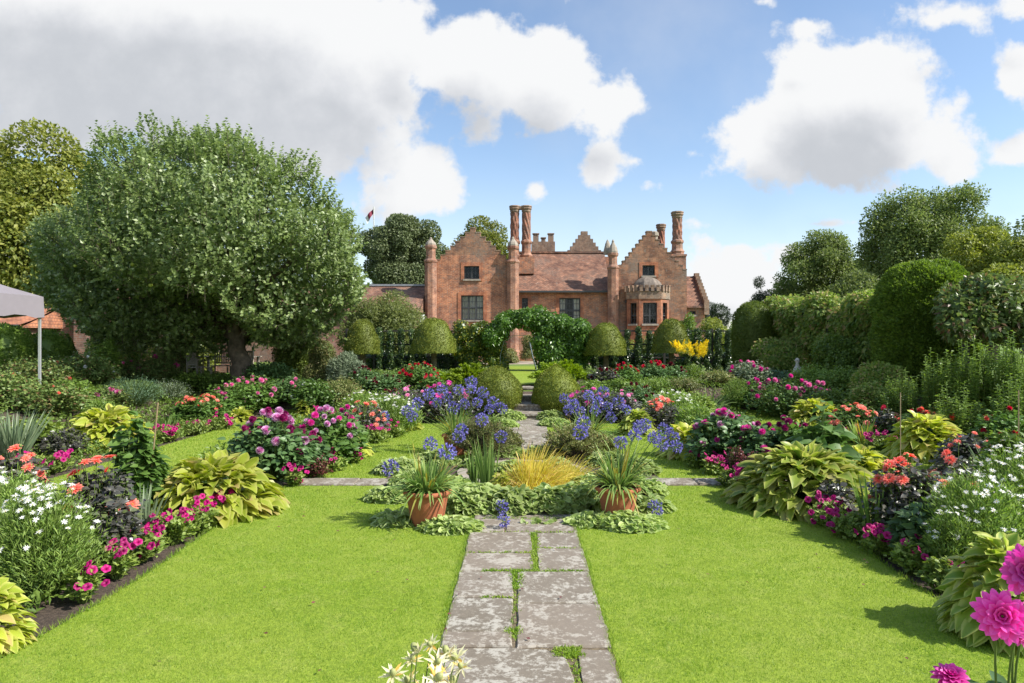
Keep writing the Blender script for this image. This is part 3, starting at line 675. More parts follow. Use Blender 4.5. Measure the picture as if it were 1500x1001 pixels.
# turrets
def turret(cx, wpx, py_sh, py_up, py_top, m='turret brick'):
    r = wpx/2*.042/math.cos(math.pi/8)*.98; z1, z2, z3 = hz(py_sh), hz(py_up), hz(py_top)
    prof = [(r*1.12, ZG), (r*1.12, ZG+.7), (r, ZG+.8), (r, z1-.12), (r*1.12, z1-.06), (r*1.14, z1+.02), (r*.80, z1+.16), (r*.76, z1+.3), (r*.76, z2-.22), (r*.98, z2-.12), (r*1.0, z2), (r*.88, z2+.04)]
    cap = [(r*.88, z2+.042), (r*.90, z2+.12), (r*.72, z2+(z3-z2)*.42), (r*.34, z2+(z3-z2)*.68), (r*.22, z2+(z3-z2)*.8), (r*.24, z2+(z3-z2)*.88), (r*.04, z3)]
    return octo('turret', hx(cx), HD-.05, prof, m=m, caps=cap)
turret(631.3, 17.5, 383, 361, 348); turret(751.5, 17.5, 384, 362, 347)
t3 = turret(897.8, 15.6, 392, 372, 351)
g = Geo(); g.lathe([(.26, hz(372)), (.26, hz(366)), (.15, hz(356)), (.03, hz(350))], 8, (hx(891), HD+.35), 0, .3); part('finial', g, ['stone'])
# middle range
xa, xb = hx(757), hx(892)
w3 = (hx(820), hx(851), hz(470), hz(436)); w4 = (hx(764.5), hx(773.5), hz(454), hz(436))
g = Geo(); gridwall(g, [xa, xb, w3[0], w3[1], w4[0], w4[1]], [ZG, hz(426), w3[2], w3[3], w4[2], w4[3]], lambda x, z: not inh(x, z, [w3, w4]), HD+.5, HD+.9); part('wall', g, ['brick'])
window(house, *w3, HD+.5, 6, 4, (1/3, 2/3), .45, 'pair', .22); window(house, *w4, HD+.5, 2, 3, (), None, False, .2)
def roof(name, x0, x1, ye, ze, yr, zr, m='roof tile', cap=True, back=True, parent=house):
    g = Geo(); n = 24; k = 9; X, T = np.meshgrid(np.linspace(x0, x1, n), np.linspace(0, 1, k))
    sag = -.05*np.sin(np.pi*T)+.025*np.sin(X*1.9)*np.sin(np.pi*T)
    V = np.stack([X, ye+(yr-ye)*T, ze+(zr-ze)*T+sag], 2).reshape(-1, 3)
    F = [(j*n+i, j*n+i+1, (j+1)*n+i+1, (j+1)*n+i) for j in range(k-1) for i in range(n-1)]
    sl = math.hypot(yr-ye, zr-ze); g.add(V, F, 0, np.stack([V[:, 0], (V[:, 1]-ye)/(yr-ye)*sl], 1))
    g.box(x0, x1, ye, ye+.06, ze-.10, ze-.012)
    if back: g.add([(x0,yr,zr),(x1,yr,zr),(x1,2*yr-ye,ze),(x0,2*yr-ye,ze)], [(3,2,1,0)])
    g.add([(x0,ye,ze-.1),(x0,yr,zr-.1),(x0,2*yr-ye,ze-.1)], [(0,1,2)]); g.add([(x1,ye,ze-.1),(x1,yr,zr-.1),(x1,2*yr-ye,ze-.1)], [(2,1,0)])
    o = part(name, g, [m], parent)
    if cap:
        g = Geo(); g.box(x0, x1, yr-.14, yr+.14, zr-.02, zr+.10); link('ridge', g.mesh('ridge', [cap if isinstance(cap, str) else 'roof tile']), o)
    return o
roof('roof', xa-.3, xb+.2, HD+.25, hz(426, 42.25), HD+3.9, hz(371, 45.9))
g = Geo(); g.box(xa, xb, HD+.14, HD+.24, hz(427)-.05, hz(427)+.06); part('gutter', g, ['frame paint'])
# wing roofs behind the gables (ridges run away from the camera)
def wing_roof(xa, xb, z_e, xr, zr, y0, y1):
    g = Geo(); V = [(xa,y0,z_e),(xr,y0,zr),(xr,y1,zr),(xa,y1,z_e),(xb,y0,z_e),(xb,y1,z_e)]
    g.add(V, [(0,1,2,3),(1,4,5,2)]); g.add([(xa,y1,z_e),(xr,y1,zr),(xb,y1,z_e)], [(2,1,0)]); part('roof', g, ['roof tile'])
    g = Geo(); g.box(xa, xa+.3, y0, y1, ZG, z_e-.01); g.box(xb-.3, xb, y0, y1, ZG, z_e-.01); g.box(xa+.3, xb-.3, y1-.3, y1, ZG, z_e-.01); part('wall', g, ['brick'])
wing_roof(hx(640), hx(746), hz(392), hx(693), hz(346), HD+.5, HD+9); wing_roof(hx(908), hx(1004), hz(404), hx(950.6), hz(352), HD+.5, HD+9)
# right gable
xa, xb = hx(902), hx(1006)
w5 = (hx(941), hx(959), hz(404), hz(389)); hole_bay = (hx(930), hx(974), hz(480), hz(440))
stepped_gable('wall', xa, xb, hz(401), hx(951), hz(339), [w5, hole_bay], HD, HD+.45, 10, .16, mats=('lichen and shade brick', 'lichen and shade brick', 'stone brick'), greyz=99)  # whole gable in the greyer brick: its shade is put into the wall colour
window(house, *w5, HD, 4, 2, (.5,), None, False)
g = Geo(); g.lathe([(.20, hz(352)), (.20, hz(345)), (.27, hz(344)), (.25, hz(339)), (.1, hz(337))], 8, (hx(961), HD+.5)); part('finial', g, ['stone'])
# bay with battlements and domed roof
g = Geo(); bx0, bx1 = hx(921, 41), hx(983, 41); bw = (bx1-bx0); cxb = (bx0+bx1)/2; yb = HD-1.05; s_ = .62
foot = [(bx0, HD), (bx0, yb+s_), (bx0+s_, yb), (bx1-s_, yb), (bx1, yb+s_), (bx1, HD)]
zb1 = hz(438, 41); zb2 = hz(427, 41)
def facet(g, p, q, z0, z1, th, holes=(), m=0):
    p = np.array(p, float); q = np.array(q, float); L_ = np.linalg.norm(q-p); d = (q-p)/L_; nrm = np.array([-d[1], d[0]])
    gg = Geo(); gridwall(gg, [0, L_]+[v for h in holes for v in h[:2]], [z0, z1]+[v for h in holes for v in h[2:]], lambda x, z: not inh(x, z, holes), 0, th, m)
    V = np.concatenate([v for v, _ in gg.V]); W = np.c_[p[0]+V[:, 0]*d[0]+V[:, 1]*nrm[0], p[1]+V[:, 0]*d[1]+V[:, 1]*nrm[1], V[:, 2]]
    off = 0
    for (v, r), (F, mm_, uv) in zip(gg.V, gg.C):
        g.add(W[off:off+len(v)], F-off, mm_); off += len(v)
    return Matrix(((d[0], nrm[0], 0, p[0]), (d[1], nrm[1], 0, p[1]), (0, 0, 1, 0), (0, 0, 0, 1)))
zw0, zw1 = hz(474.5, 41), hz(443.5, 41)
bayw = []
for i in range(5):
    p, q = foot[i], foot[i+1]; L_ = math.dist(p, q)
    if i == 2: h = [(L_*.5-.42, L_*.5+.42, zw0, zw1)]
    elif i in (1, 3): h = [(L_*.5-.24, L_*.5+.24, zw0, zw1)]
    else: h = []
    bayw.append((facet(g, p, q, ZG, zb1, .22, h), h))
bay = part('bay', g, ['trim brick'])
for M_, h in bayw:
    if h: 
        a, b, p, q = h[0]; window(bay if False else house, a, b, p, q, 0, 4 if b-a > .7 else 2, 4, (.5,) if b-a > .7 else (), .4, False, 0, M_)
g = Geo()
def offs(pts, d): 
    c_ = np.array([cxb, HD]); return [tuple(c_+(np.array(p)-c_)*(1+d)) if abs(p[1]-HD) > .01 else (p[0]+math.copysign(d*1.3, p[0]-cxb), HD) for p in pts]
f2 = offs(foot, .05); k = 6
V = [(x, y, zb1+.003) for x, y in f2]+[(x, y, zb2) for x, y in f2]; g.add(V, [(i, i+1, k+i+1, k+i) for i in range(5)]); g.add(V, [(5,4,3,2,1,0)]); g.add(V, [(6,7,8,9,10,11)])
for i in range(5):
    p, q = np.array(f2[i]), np.array(f2[i+1]); L_ = np.linalg.norm(q-p); n_ = max(1, round(L_/.36)) if i != 2 else 4
    for j in range(n_):
        a = p+(q-p)*((j+.12)/n_); b = p+(q-p)*((j+.68)/n_); zz = zb2+.16
        g.obox((*a, zz), (*b, zz), .16, .31)
        g.obox((*a, zz+.19), (*b, zz+.19), .20, .05)
link('parapet', g.mesh('parapet', ['stone brick']), bay)
g = Geo(); th = np.linspace(0, np.pi/2, 9); prof = [(1.15, zb2+.02)]+[(.98*math.cos(t)**.9 if t < 1.5 else .02, zb2+.14+.80*math.sin(t)) for t in th]
g.lathe(prof, 8, (cxb, HD-.05), 0, math.pi/8); link('dome', g.mesh('dome', ['dome brick']), bay)
# drain pipe on the right gable
g = Geo(); g.tubes([[(hx(918), HD-.12, ZG), (hx(918), HD-.12, hz(444))]], .05, 8); g.box(hx(918)-.12, hx(918)+.12, HD-.24, HD-.01, hz(444), hz(440)); part('drain_pipe', g, ['frame paint'])
# chimneys
def shaft(g, cx, cy, r, z0, z1, twist=3.0, lobes=8, amp=.09, dia=True, m=0):
    n = lobes*6; K = int((z1-z0)/.05); zs_ = np.linspace(z0, z1, K+1); a = np.arange(n)*2*np.pi/n
    A, Z = np.meshgrid(a, zs_); rr = r*(1+amp*np.cos(lobes*A+twist*(Z-z0)*2.4)); 
    if dia: rr = r*(1+amp*.7*(np.cos(lobes*A+twist*(Z-z0)*2.4)+np.cos(lobes*A-twist*(Z-z0)*2.4)))
    V = np.stack([cx+rr*np.cos(A), cy+rr*np.sin(A), Z], 2).reshape(-1, 3)
    g.add(V, [(i*n+j, i*n+(j+1) % n, (i+1)*n+(j+1) % n, (i+1)*n+j) for i in range(K) for j in range(n)], m)
def chimney(cx, cy, r, zb, z0, z1, z2, dia=True, tw=3):
    """square-to-octagon base zb..z0..z1, moulded shaft z1..z2 with a corbelled head"""
    g = Geo(); g.lathe([(r*1.45, zb), (r*1.45, z0), (r*1.6, z0+.08), (r*1.28, z0+.2), (r*1.2, z0+.25), (r*1.15, z1-.2), (r*1.4, z1-.1), (r*1.4, z1), (r*1.0, z1+.12)], 8, (cx, cy), 0, math.pi/8, cap=True)
    o = part('chimney', g, ['turret brick'])
    g = Geo(); shaft(g, cx, cy, r, z1+.1, z2-.45, tw, 8, .08, dia); link('shaft', g.mesh('shaft', ['chimney brick'], False), o)
    g = Geo(); g.lathe([(r*.98, z2-.46), (r*1.2, z2-.36), (r*1.12, z2-.3), (r*1.38, z2-.2), (r*1.3, z2-.12), (r*1.45, z2-.06), (r*1.3, z2), (r*.8, z2+.02)], 8, (cx, cy), 0, math.pi/8); link('chimney_head', g.mesh('chimney_head', ['stone brick']), o)
brickmat('chimney brick', (.40,.15,.09), (.28,.10,.065), (.25,.17,.13), sx=.12, greyamt=.4)
CY = 44.0
def cz(py): return hz(py, CY)
for px, dia in ((754, True), (771, False)):
    chimney((px-763)*.044, CY, .27, cz(400), cz(377), cz(354), cz(302), dia, 3 if dia else 3.5)
g = Geo(); g.box((759-763)*.044, (782.5-763)*.044, CY-.4, CY+.5, cz(402), cz(377.5)); part('chimney_base', g, ['brick'])
g = Geo(); g.box((757-763)*.044, (768-763)*.044, CY-.22, CY+.22, cz(307), cz(303)); part('chimney_head', g, ['stone brick'])
g = Geo(); g.box(hx(987), hx(1008), HD+.5, HD+1.5, ZG, hz(374)); g.box(hx(986), hx(1009), HD+.45, HD+1.55, hz(374)+.003, hz(371)); part('chimney_base', g, ['turret brick'])
chimney(hx(997.5), HD+1.0, .29, hz(373), hz(368), hz(350), hz(306), True, 3.2)
chimney(hx(979), HD+2.2, .24, hz(398), hz(392), hz(372), hz(320), False, 3.5)
# behind: battlemented tower top and small stepped gable
BY = 50
def bz(py): return hz(py, BY)
def bx(px): return (px-763)*.050
g = Geo(); g.box(bx(779), bx(813), BY, BY+2, bz(400), bz(354)); 
for a, b, t in ((781, 789, 343), (793, 799, 349), (803, 811, 343)): g.box(bx(a), bx(b), BY, BY+.4, bz(354)+.003, bz(t)); g.box(bx(a)-.05, bx(b)+.05, BY-.05, BY+.45, bz(t)+.003, bz(t)+.06)
part('battlement_tower', g, ['stone brick'])
g = Geo(); nst = 6; zz0, zz1 = bz(372), bz(339); hs = (zz1-zz0)/nst; half = [1.18*(nst-k)/nst+.05 for k in range(nst)]; cc = bx(856)
gridwall(g, [cc-h for h in half]+[cc+h for h in half], [bz(410), zz0]+[zz0+hs*(k+1) for k in range(nst)], lambda x, z: abs(x-cc) < (half[max(0, min(nst-1, int((z-zz0)/hs)))]), BY, BY+.4); 

part('gable', g, ['stone brick'])
g = Geo(); g.box(bx(760), bx(900), BY+.5, BY+6, ZG, bz(375)); part('rear_wall', g, ['brick'])
# right small lean-to wing with crow-stepped end
g = Geo(); xe0, xe1 = hx(1007), hx(1034.5)
gridwall(g, [xe0, xe1, hx(1012), hx(1021)], [ZG, hz(449), hz(461), hz(455.5)], lambda x, z: not inh(x, z, [(hx(1012), hx(1021), hz(461), hz(455.5))]), HD+.3, HD+.6); g.box(xe1-.3, xe1, HD+.603, HD+5, ZG, hz(449)); part('side_wing', g, ['brick'])
window(house, hx(1012), hx(1021), hz(461), hz(455.5), HD+.3, 2, 1, (), None, False, 0)
roof('roof', xe0, xe1-.1, HD+.1, hz(449), HD+2.6, hz(405, HD+2.6), cap=False)
g = Geo()
for k in range(9):
    y0 = HD+.05+k*.29; z0 = hz(449)+(hz(405, HD+2.6)-hz(449))*(k/9); g.box(xe1-.1, xe1+.2, y0, y0+.285, z0-.5, z0+.42); 
g.box(xe1-.1, xe1+.2, HD+.05+9*.29, HD+.05+9*.29+.4, hz(415), hz(398)); part('coping', g, ['stone brick'])
# ---- left wing (lower range with lead-capped ridge)
lw = bpy.data.objects.new('service_wing', None); COL.objects.link(lw)
tag(lw, 'long low brick range with tiled roof and lead ridge running left of the manor house', 'building')
g = Geo(); g.box(hx(60), hx(619), 40.5, 41, ZG, 3.7); part('wall', g, ['garden wall brick'], lw)
roof('roof', hx(55), hx(621), 40.2, hz(455, 40.2), 43.4, hz(419, 43.4), cap='lead', parent=lw)
# chimney-like pinkish roof seen through the apple tree
rb = bpy.data.objects.new('outbuilding', None); COL.objects.link(rb); tag(rb, 'pink tiled outbuilding glimpsed through the apple tree crown', 'building')
g = Geo(); x0, x1 = wx(120, 36), wx(300, 36); g.box(x0, x1, 36.2, 38, ZG, 4.0); part('wall', g, ['garden wall brick'], rb)
roof('roof', x0-.2, x1+.2, 36, 4.0, 38.5, 6.1, cap=True, parent=rb)
# ---- brick garden wall on the left
g = Geo(); d = 27.0; g.box(wx(36, d), wx(345, d), d, d+.35, .5, wz(455, d)); 
gw = tag(link('garden_wall', g.mesh('garden_wall', ['garden wall brick'])), 'old purplish brick garden wall under the apple tree at the left', 'wall')
g = Geo(); g.box(wx(36, d)-.02, wx(345, d)+.02, d-.06, d+.41, wz(455, d)+.003, wz(455, d)+.09); link('coping', g.mesh('coping', ['stone brick']), gw)
for k in range(5):
    g = Geo(); xq = wx(60+62*k, d); g.box(xq-.25, xq+.25, d-.2, d-.003, .5, wz(462, d)); link('buttress', g.mesh('buttress', ['garden wall brick']), gw)
sh = bpy.data.objects.new('garden_shed', None); COL.objects.link(sh); tag(sh, 'low shed with orange tiled roof and dark gutter beneath the gazebo canopy at far left', 'shed')
d = 25; g = Geo(); g.box(wx(-120, d), wx(30, d), d, d+1.8, .5, wz(478, d)); part('wall', g, ['garden wall brick'], sh)
roof('roof', wx(-125, d), wx(38, d), d-.3, wz(476, d), d+1.6, wz(452, d+1.6), 'orange roof tile', False, True, sh)
g = Geo(); g.tubes([[(wx(-125, d), d-.36, wz(478, d)), (wx(39, d), d-.36, wz(478, d))]], .06, 6); link('gutter', g.mesh('gutter', ['frame paint']), sh)
# ---- gazebo canopy at left edge
d = 14.0; gz = bpy.data.objects.new('gazebo', None); COL.objects.link(gz); zg_ = float(gh(wx(63, d), d))
gz.location = (wx(63, d)-1.5, d-1.5, zg_); tag(gz, 'pale lilac grey pop-up gazebo canopy on slim metal posts at the left edge', 'gazebo')
ze = wz(463, d)-zg_; zv = wz(435, d)-zg_; h_ = 1.5; rise = .75
g = Geo(); n = 9; t = np.linspace(-1, 1, n); X, Y = np.meshgrid(t, t); M_ = np.maximum(np.abs(X), np.abs(Y)); Z = zv+rise*(1-M_)-.05*np.sin(np.pi*M_)*0-.04*np.sin(M_*np.pi)
V = np.stack([X*h_, Y*h_, Z], 2).reshape(-1, 3); F = [(i*n+j, i*n+j+1, (i+1)*n+j+1, (i+1)*n+j) for i in range(n-1) for j in range(n-1)]; g.add(V, F, 0)
link('canopy_top', g.mesh('canopy_top', ['canvas'], False), gz)
g = Geo(); per = []
for a, b in (((-1,-1),(1,-1)), ((1,-1),(1,1)), ((1,1),(-1,1)), ((-1,1),(-1,-1))):
    for q in np.linspace(0, 1, 12)[:-1]: per.append((a[0]+(b[0]-a[0])*q, a[1]+(b[1]-a[1])*q))
per = np.array(per)*h_; K = len(per); z_b = ze+.03*np.sin(np.arange(K)*1.7)-.02
V = np.r_[np.c_[per*1.004, np.full(K, zv)], np.c_[per*1.012, z_b]]; g.add(V, [(i, K+i, K+(i+1) % K, (i+1) % K) for i in range(K)])
link('valance', g.mesh('valance', ['canvas']), gz)
for sx in (-1, 1):
    for sy in (-1, 1):
        g = Geo(); g.box(sx*1.46-.02, sx*1.46+.02, sy*1.46-.02, sy*1.46+.02, 0, zv-.04); p_ = link('post', g.mesh('post', ['steel tube']), gz)
        g = Geo(); g.box(sx*1.46-.06, sx*1.46+.06, sy*1.46-.06, sy*1.46+.06, 0, .012); link('foot', g.mesh('foot', ['steel tube']), p_)
# ---- flag pole
fp = bpy.data.objects.new('flag_pole', None); COL.objects.link(fp); d = 78.; fp.location = (wx(547.5, d), d, UP); tag(fp, 'thin pole with a drooping dark red and white flag above the evergreen tree', 'flagpole')
g = Geo(); zt = wz(303, d)-UP; g.tubes([[(0,0,0), (0,0,zt*.5), (0,0,zt)]], .06, 6); link('pole', g.mesh('pole', ['render white']), fp)
g = Geo(); n = 12; u_ = np.linspace(0, 1, n); V = np.r_[np.c_[-u_*1.0, .12*np.sin(u_*9), zt-.15-u_*1.1], np.c_[-u_*.75, .12*np.sin(u_*9+.6), zt-.65-u_*1.3]]
g.add(V, [(i, i+1, n+i+1, n+i) for i in range(0, 8)], 0); g.add(V, [(i, i+1, n+i+1, n+i) for i in range(8, n-1)], 1)
plain('flag red', (.22,.03,.06), .8); link('flag', g.mesh('flag', ['flag red', 'render white']), fp)
# ---- outdoor table and chairs under the apple tree, statue, canes
def garden_chair(loc, rz, label):
    t = bpy.data.objects.new('garden_chair', None); COL.objects.link(t); t.location = loc; t.rotation_euler = (0, 0, rz); tag(t, label, 'chair', 'weathered chairs under the apple tree')
    for sx in (-1, 1):
        for sy in (-1, 1):
            g = Geo(); g.obox((sx*.24, sy*.22, 0), (sx*.24, sy*.22*(1.0 if sy < 0 else 1.15), .44 if sy < 0 else .95), .045, .045); link('leg', g.mesh('leg', ['weathered wood']), t)
    g = Geo()
    for k in range(6): g.box(-.27, .27, -.25+k*.085, -.18+k*.085, .445, .47)
    link('seat', g.mesh('seat', ['weathered wood']), t)
    g = Geo()
    g.box(-.21, .21, .235, .265, .88, .95); g.box(-.21, .21, .225, .255, .52, .57)
    for k in range(6): g.box(-.19+k*.068, -.15+k*.068, .236, .256, .575, .877)
    link('backrest', g.mesh('backrest', ['weathered wood']), t)
    for sx in (-1, 1):
        g = Geo(); g.box(sx*.24-.03, sx*.24+.03, -.24, .24, .66, .685); link('armrest', g.mesh('armrest', ['weathered wood']), t)
garden_chair((wx(292, 21), 21, UP), 2.6, 'pale slatted wooden garden chair seen from behind, leftmost by the apple tree')
garden_chair((wx(318, 22), 22.3, UP), .2, 'brownish wooden garden chair at the near side of the outdoor table')
tb = bpy.data.objects.new('garden_table', None); COL.objects.link(tb); tb.location = (wx(335, 23), 23, UP); tag(tb, 'weathered wooden garden table beside the apple tree trunk', 'table')
g = Geo()
for k in range(7): g.box(-.95, .95, -.45+k*.13, -.33+k*.13, .72, .75)
link('tabletop', g.mesh('tabletop', ['weathered wood']), tb)
for sx in (-1, 1):
    for sy in (-1, 1): g = Geo(); g.box(sx*.85-.035, sx*.85+.035, sy*.36-.035, sy*.36+.035, 0, .717); link('leg', g.mesh('leg', ['weathered wood']), tb)
garden_chair((wx(352, 22), 22.1, UP), -.3, 'wooden garden chair closest to the apple tree trunk, behind the pink flowers')
# statue of a small bird-like figure
d = 20.5; g = Geo(); X0, Y0, Z0 = place(1168, d); Z0 = float(gh(X0, d)); ztop = wz(524, d)
g.lathe([(.14, Z0), (.14, Z0+.1), (.10, Z0+.12), (.10, ztop-.72), (.15, ztop-.68), (.15, ztop-.62)], 12, (X0, d))
st = link('statue', g.mesh('statue', ['stone'])); tag(st, 'small cream stone figure among the plants before the vine covered pergola', 'statue')
g = Geo(); zb_ = ztop-.62; prof = [(.09, 0), (.13, .06), (.14, .16), (.11, .28), (.055, .38), (.045, .46), (.065, .52), (.06, .57), (.02, .61)]
g.lathe([(r, zb_+z) for r, z in prof], 14, (X0, d)); sphere(g, (X0-.05, d-.04, zb_+.53), (.06, .03, .02)); sphere(g, (X0+.08, d, zb_+.2), (.09, .07, .14))
link('figure', g.mesh('figure', ['statue stone'], True), st)
def cane(px, d, py0, py1, label, r=.008, lean=0):
    x, y, z = place(px, d); zt = wz(py0, d); g = Geo(); g.tubes([[(0, 0, 0), (lean*.5, 0, (zt-z)*.5), (lean, 0, zt-z)]], r, 5); o = link('garden_cane', g.mesh('garden_cane', ['cane']), None, (x, y, z)); tag(o, label, 'garden cane', 'bamboo canes in the borders')
cane(1319, 10.2, 575, 640, 'bare bamboo cane beside the red dahlias in the right border', .008)
cane(1492, 9.5, 572, 640, 'bamboo cane at the right edge of the photo below the tall green perennials', .008)
cane(214, 6.9, 590, 700, 'brown cane tied to the tall budding plant beside the big lime hosta', .007, .12)
cane(298, 20, 515, 555, 'short upright stake left of the outdoor chairs', .018)
# ================================================================== TREES
def limb_tree(g, RS, base, top, r0, ends, m=0, n=7):
    """trunk base->top then limbs to each end point"""
    base, top = np.array(base, float), np.array(top, float); K = 7; t = np.linspace(0, 1, K)[:, None]
    P = base+(top-base)*t; P[1:-1, :2] += RS.normal(size=(K-2, 2))*r0*.18
    rr = r0*(1.25-.55*t[:, 0]**.5); rr[0] *= 1.25
    g.tubes([P], [rr], 10, m)
    for e in ends:
        e = np.array(e, float); s = P[-1] if RS.rand() < .6 else P[-2]; mid = (s+e)/2+np.array([0, 0, .12])*np.linalg.norm(e-s)+RS.normal(size=3)*.08*np.linalg.norm(e-s)
        q = np.linspace(0, 1, 8)[:, None]; Q = (1-q)**2*s+2*q*(1-q)*mid+q*q*e
        rb = r0*.5*RS.uniform(.6, 1); g.tubes([Q], [rb*(1-.88*q[:, 0])], 6, m)
        for _ in range(3):
            a = Q[RS.randint(3, 7)]; b = a+(e-s)*.25*RS.rand()+RS.normal(size=3)*.06*np.linalg.norm(e-s)
            q2 = np.linspace(0, 1, 5)[:, None]; g.tubes([a+(b-a)*q2], [rb*.35*(1-.8*q2[:, 0])], 5, m)
def bg_tree(px, d, label, env, n, L, W, leaf, seed, lumps=26, lr=(.26, .40), inner=.35, up=.2, T=TINY, cat='tree', name='deciduous_tree', trunk_r=.35, flat=1.0, core=0):
    """env: (px0, px1, py0, py1) silhouette box of the crown at distance d"""
    RS = np.random.RandomState(seed); bx_, by_, bz_ = place(px, d)
    t = bpy.data.objects.new(name, None); COL.objects.link(t); t.location = (bx_, by_, bz_); tag(t, label, cat, 'trees beyond the garden')
    cx = wx((env[0]+env[1])/2, d)-bx_; rx = (env[1]-env[0])/2000*d; z1 = wz(env[2], d)-bz_; z0 = wz(env[3], d)-bz_; cz_ = (z0+z1)/2; rz = (z1-z0)/2; ry = rx*.8
    B = []
    while len(B) < lumps:
        v = rdir(RS, 1)[0]*(.25+.75*RS.rand()**.4); lr_ = RS.uniform(*lr); k = 1-lr_*.85
        B.append((cx+v[0]*rx*k, v[1]*ry*k, cz_+v[2]*rz*k, rx*lr_*1.1, ry*lr_*1.1, min(rx*1.3, rz)*lr_*flat))
    g = Geo(); blob_foliage(g, RS, B, int(n*1.7), L*.85, W*.9, T, 0, up, .7, inner, core=core); link('crown', g.mesh('crown', [leaf]), t)
    g = Geo(); ends = [tuple(np.array(b[:3])*.9) for b in B[:9]]; limb_tree(g, RS, (0, 0, -.2), (cx*.5, 0, max(z0*.9, z1*.25)), trunk_r, ends); link('trunk', g.mesh('trunk', ['bark'], True), t)
    return t
bg_tree(20, 34, 'tall yellow-green chestnut tree at the left edge behind the apple tree', (-190, 205, 168, 560), 60000, .25, .075, 'chestnut leaf', 1, 75, (.16, .27), up=-.15, trunk_r=.5)
bg_tree(-40, 44, 'dark pointed tree rising behind the chestnut at the top left', (-130, 55, 150, 520), 14000, .26, .06, 'oak leaf', 2, 24, trunk_r=.4)
bg_tree(585, 60, 'dense grey-green evergreen oak left of the manor house', (516, 658, 306, 450), 30000, .24, .075, 'oak leaf', 3, 50, (.16, .30), core=.5)
bg_tree(705, 75, 'rounded yellow-green tree peeping over the left stepped gable', (652, 758, 314, 470), 14000, .36, .10, 'chestnut leaf', 4, 40, core=.4)
bg_tree(1200, 58, 'mid green tree right of the manor house behind the pergola', (1130, 1280, 336, 500), 34000, .24, .07, 'far leaf', 5, 80, (.14, .28), inner=.8)
bg_tree(1115, 62, 'small dark pine with bare tips beside the mid green tree', (1092, 1145, 398, 500), 5000, .28, .03, 'pine leaf', 6, 14, (.2, .36), inner=.6, name='pine_tree')
bg_tree(1048, 70, 'low dark pine showing right of the house side wing', (1020, 1072, 440, 490), 3500, .3, .03, 'pine leaf', 7, 10, (.3, .4), name='pine_tree')
bg_tree(1360, 50, 'tallest open crowned tree on the right', (1250, 1478, 250, 520), 46000, .24, .07, 'far leaf', 8, 120, (.11, .22), inner=.9, trunk_r=.4)
bg_tree(1450, 40, 'pale yellow-green spreading tree at the right edge', (1350, 1600, 300, 520), 28000, .24, .065, 'pale far leaf', 9, 60, (.12, .24), inner=.5, up=0)
bg_tree(1240, 46, 'dark bushy tree low behind the pergola', (1190, 1350, 385, 500), 9000, .26, .07, 'far leaf', 10, 22, (.2, .34), inner=.5)
bg_tree(1500, 60, 'distant green tree at the far right edge', (1440, 1620, 300, 480), 8000, .34, .10, 'far leaf', 12, 20)
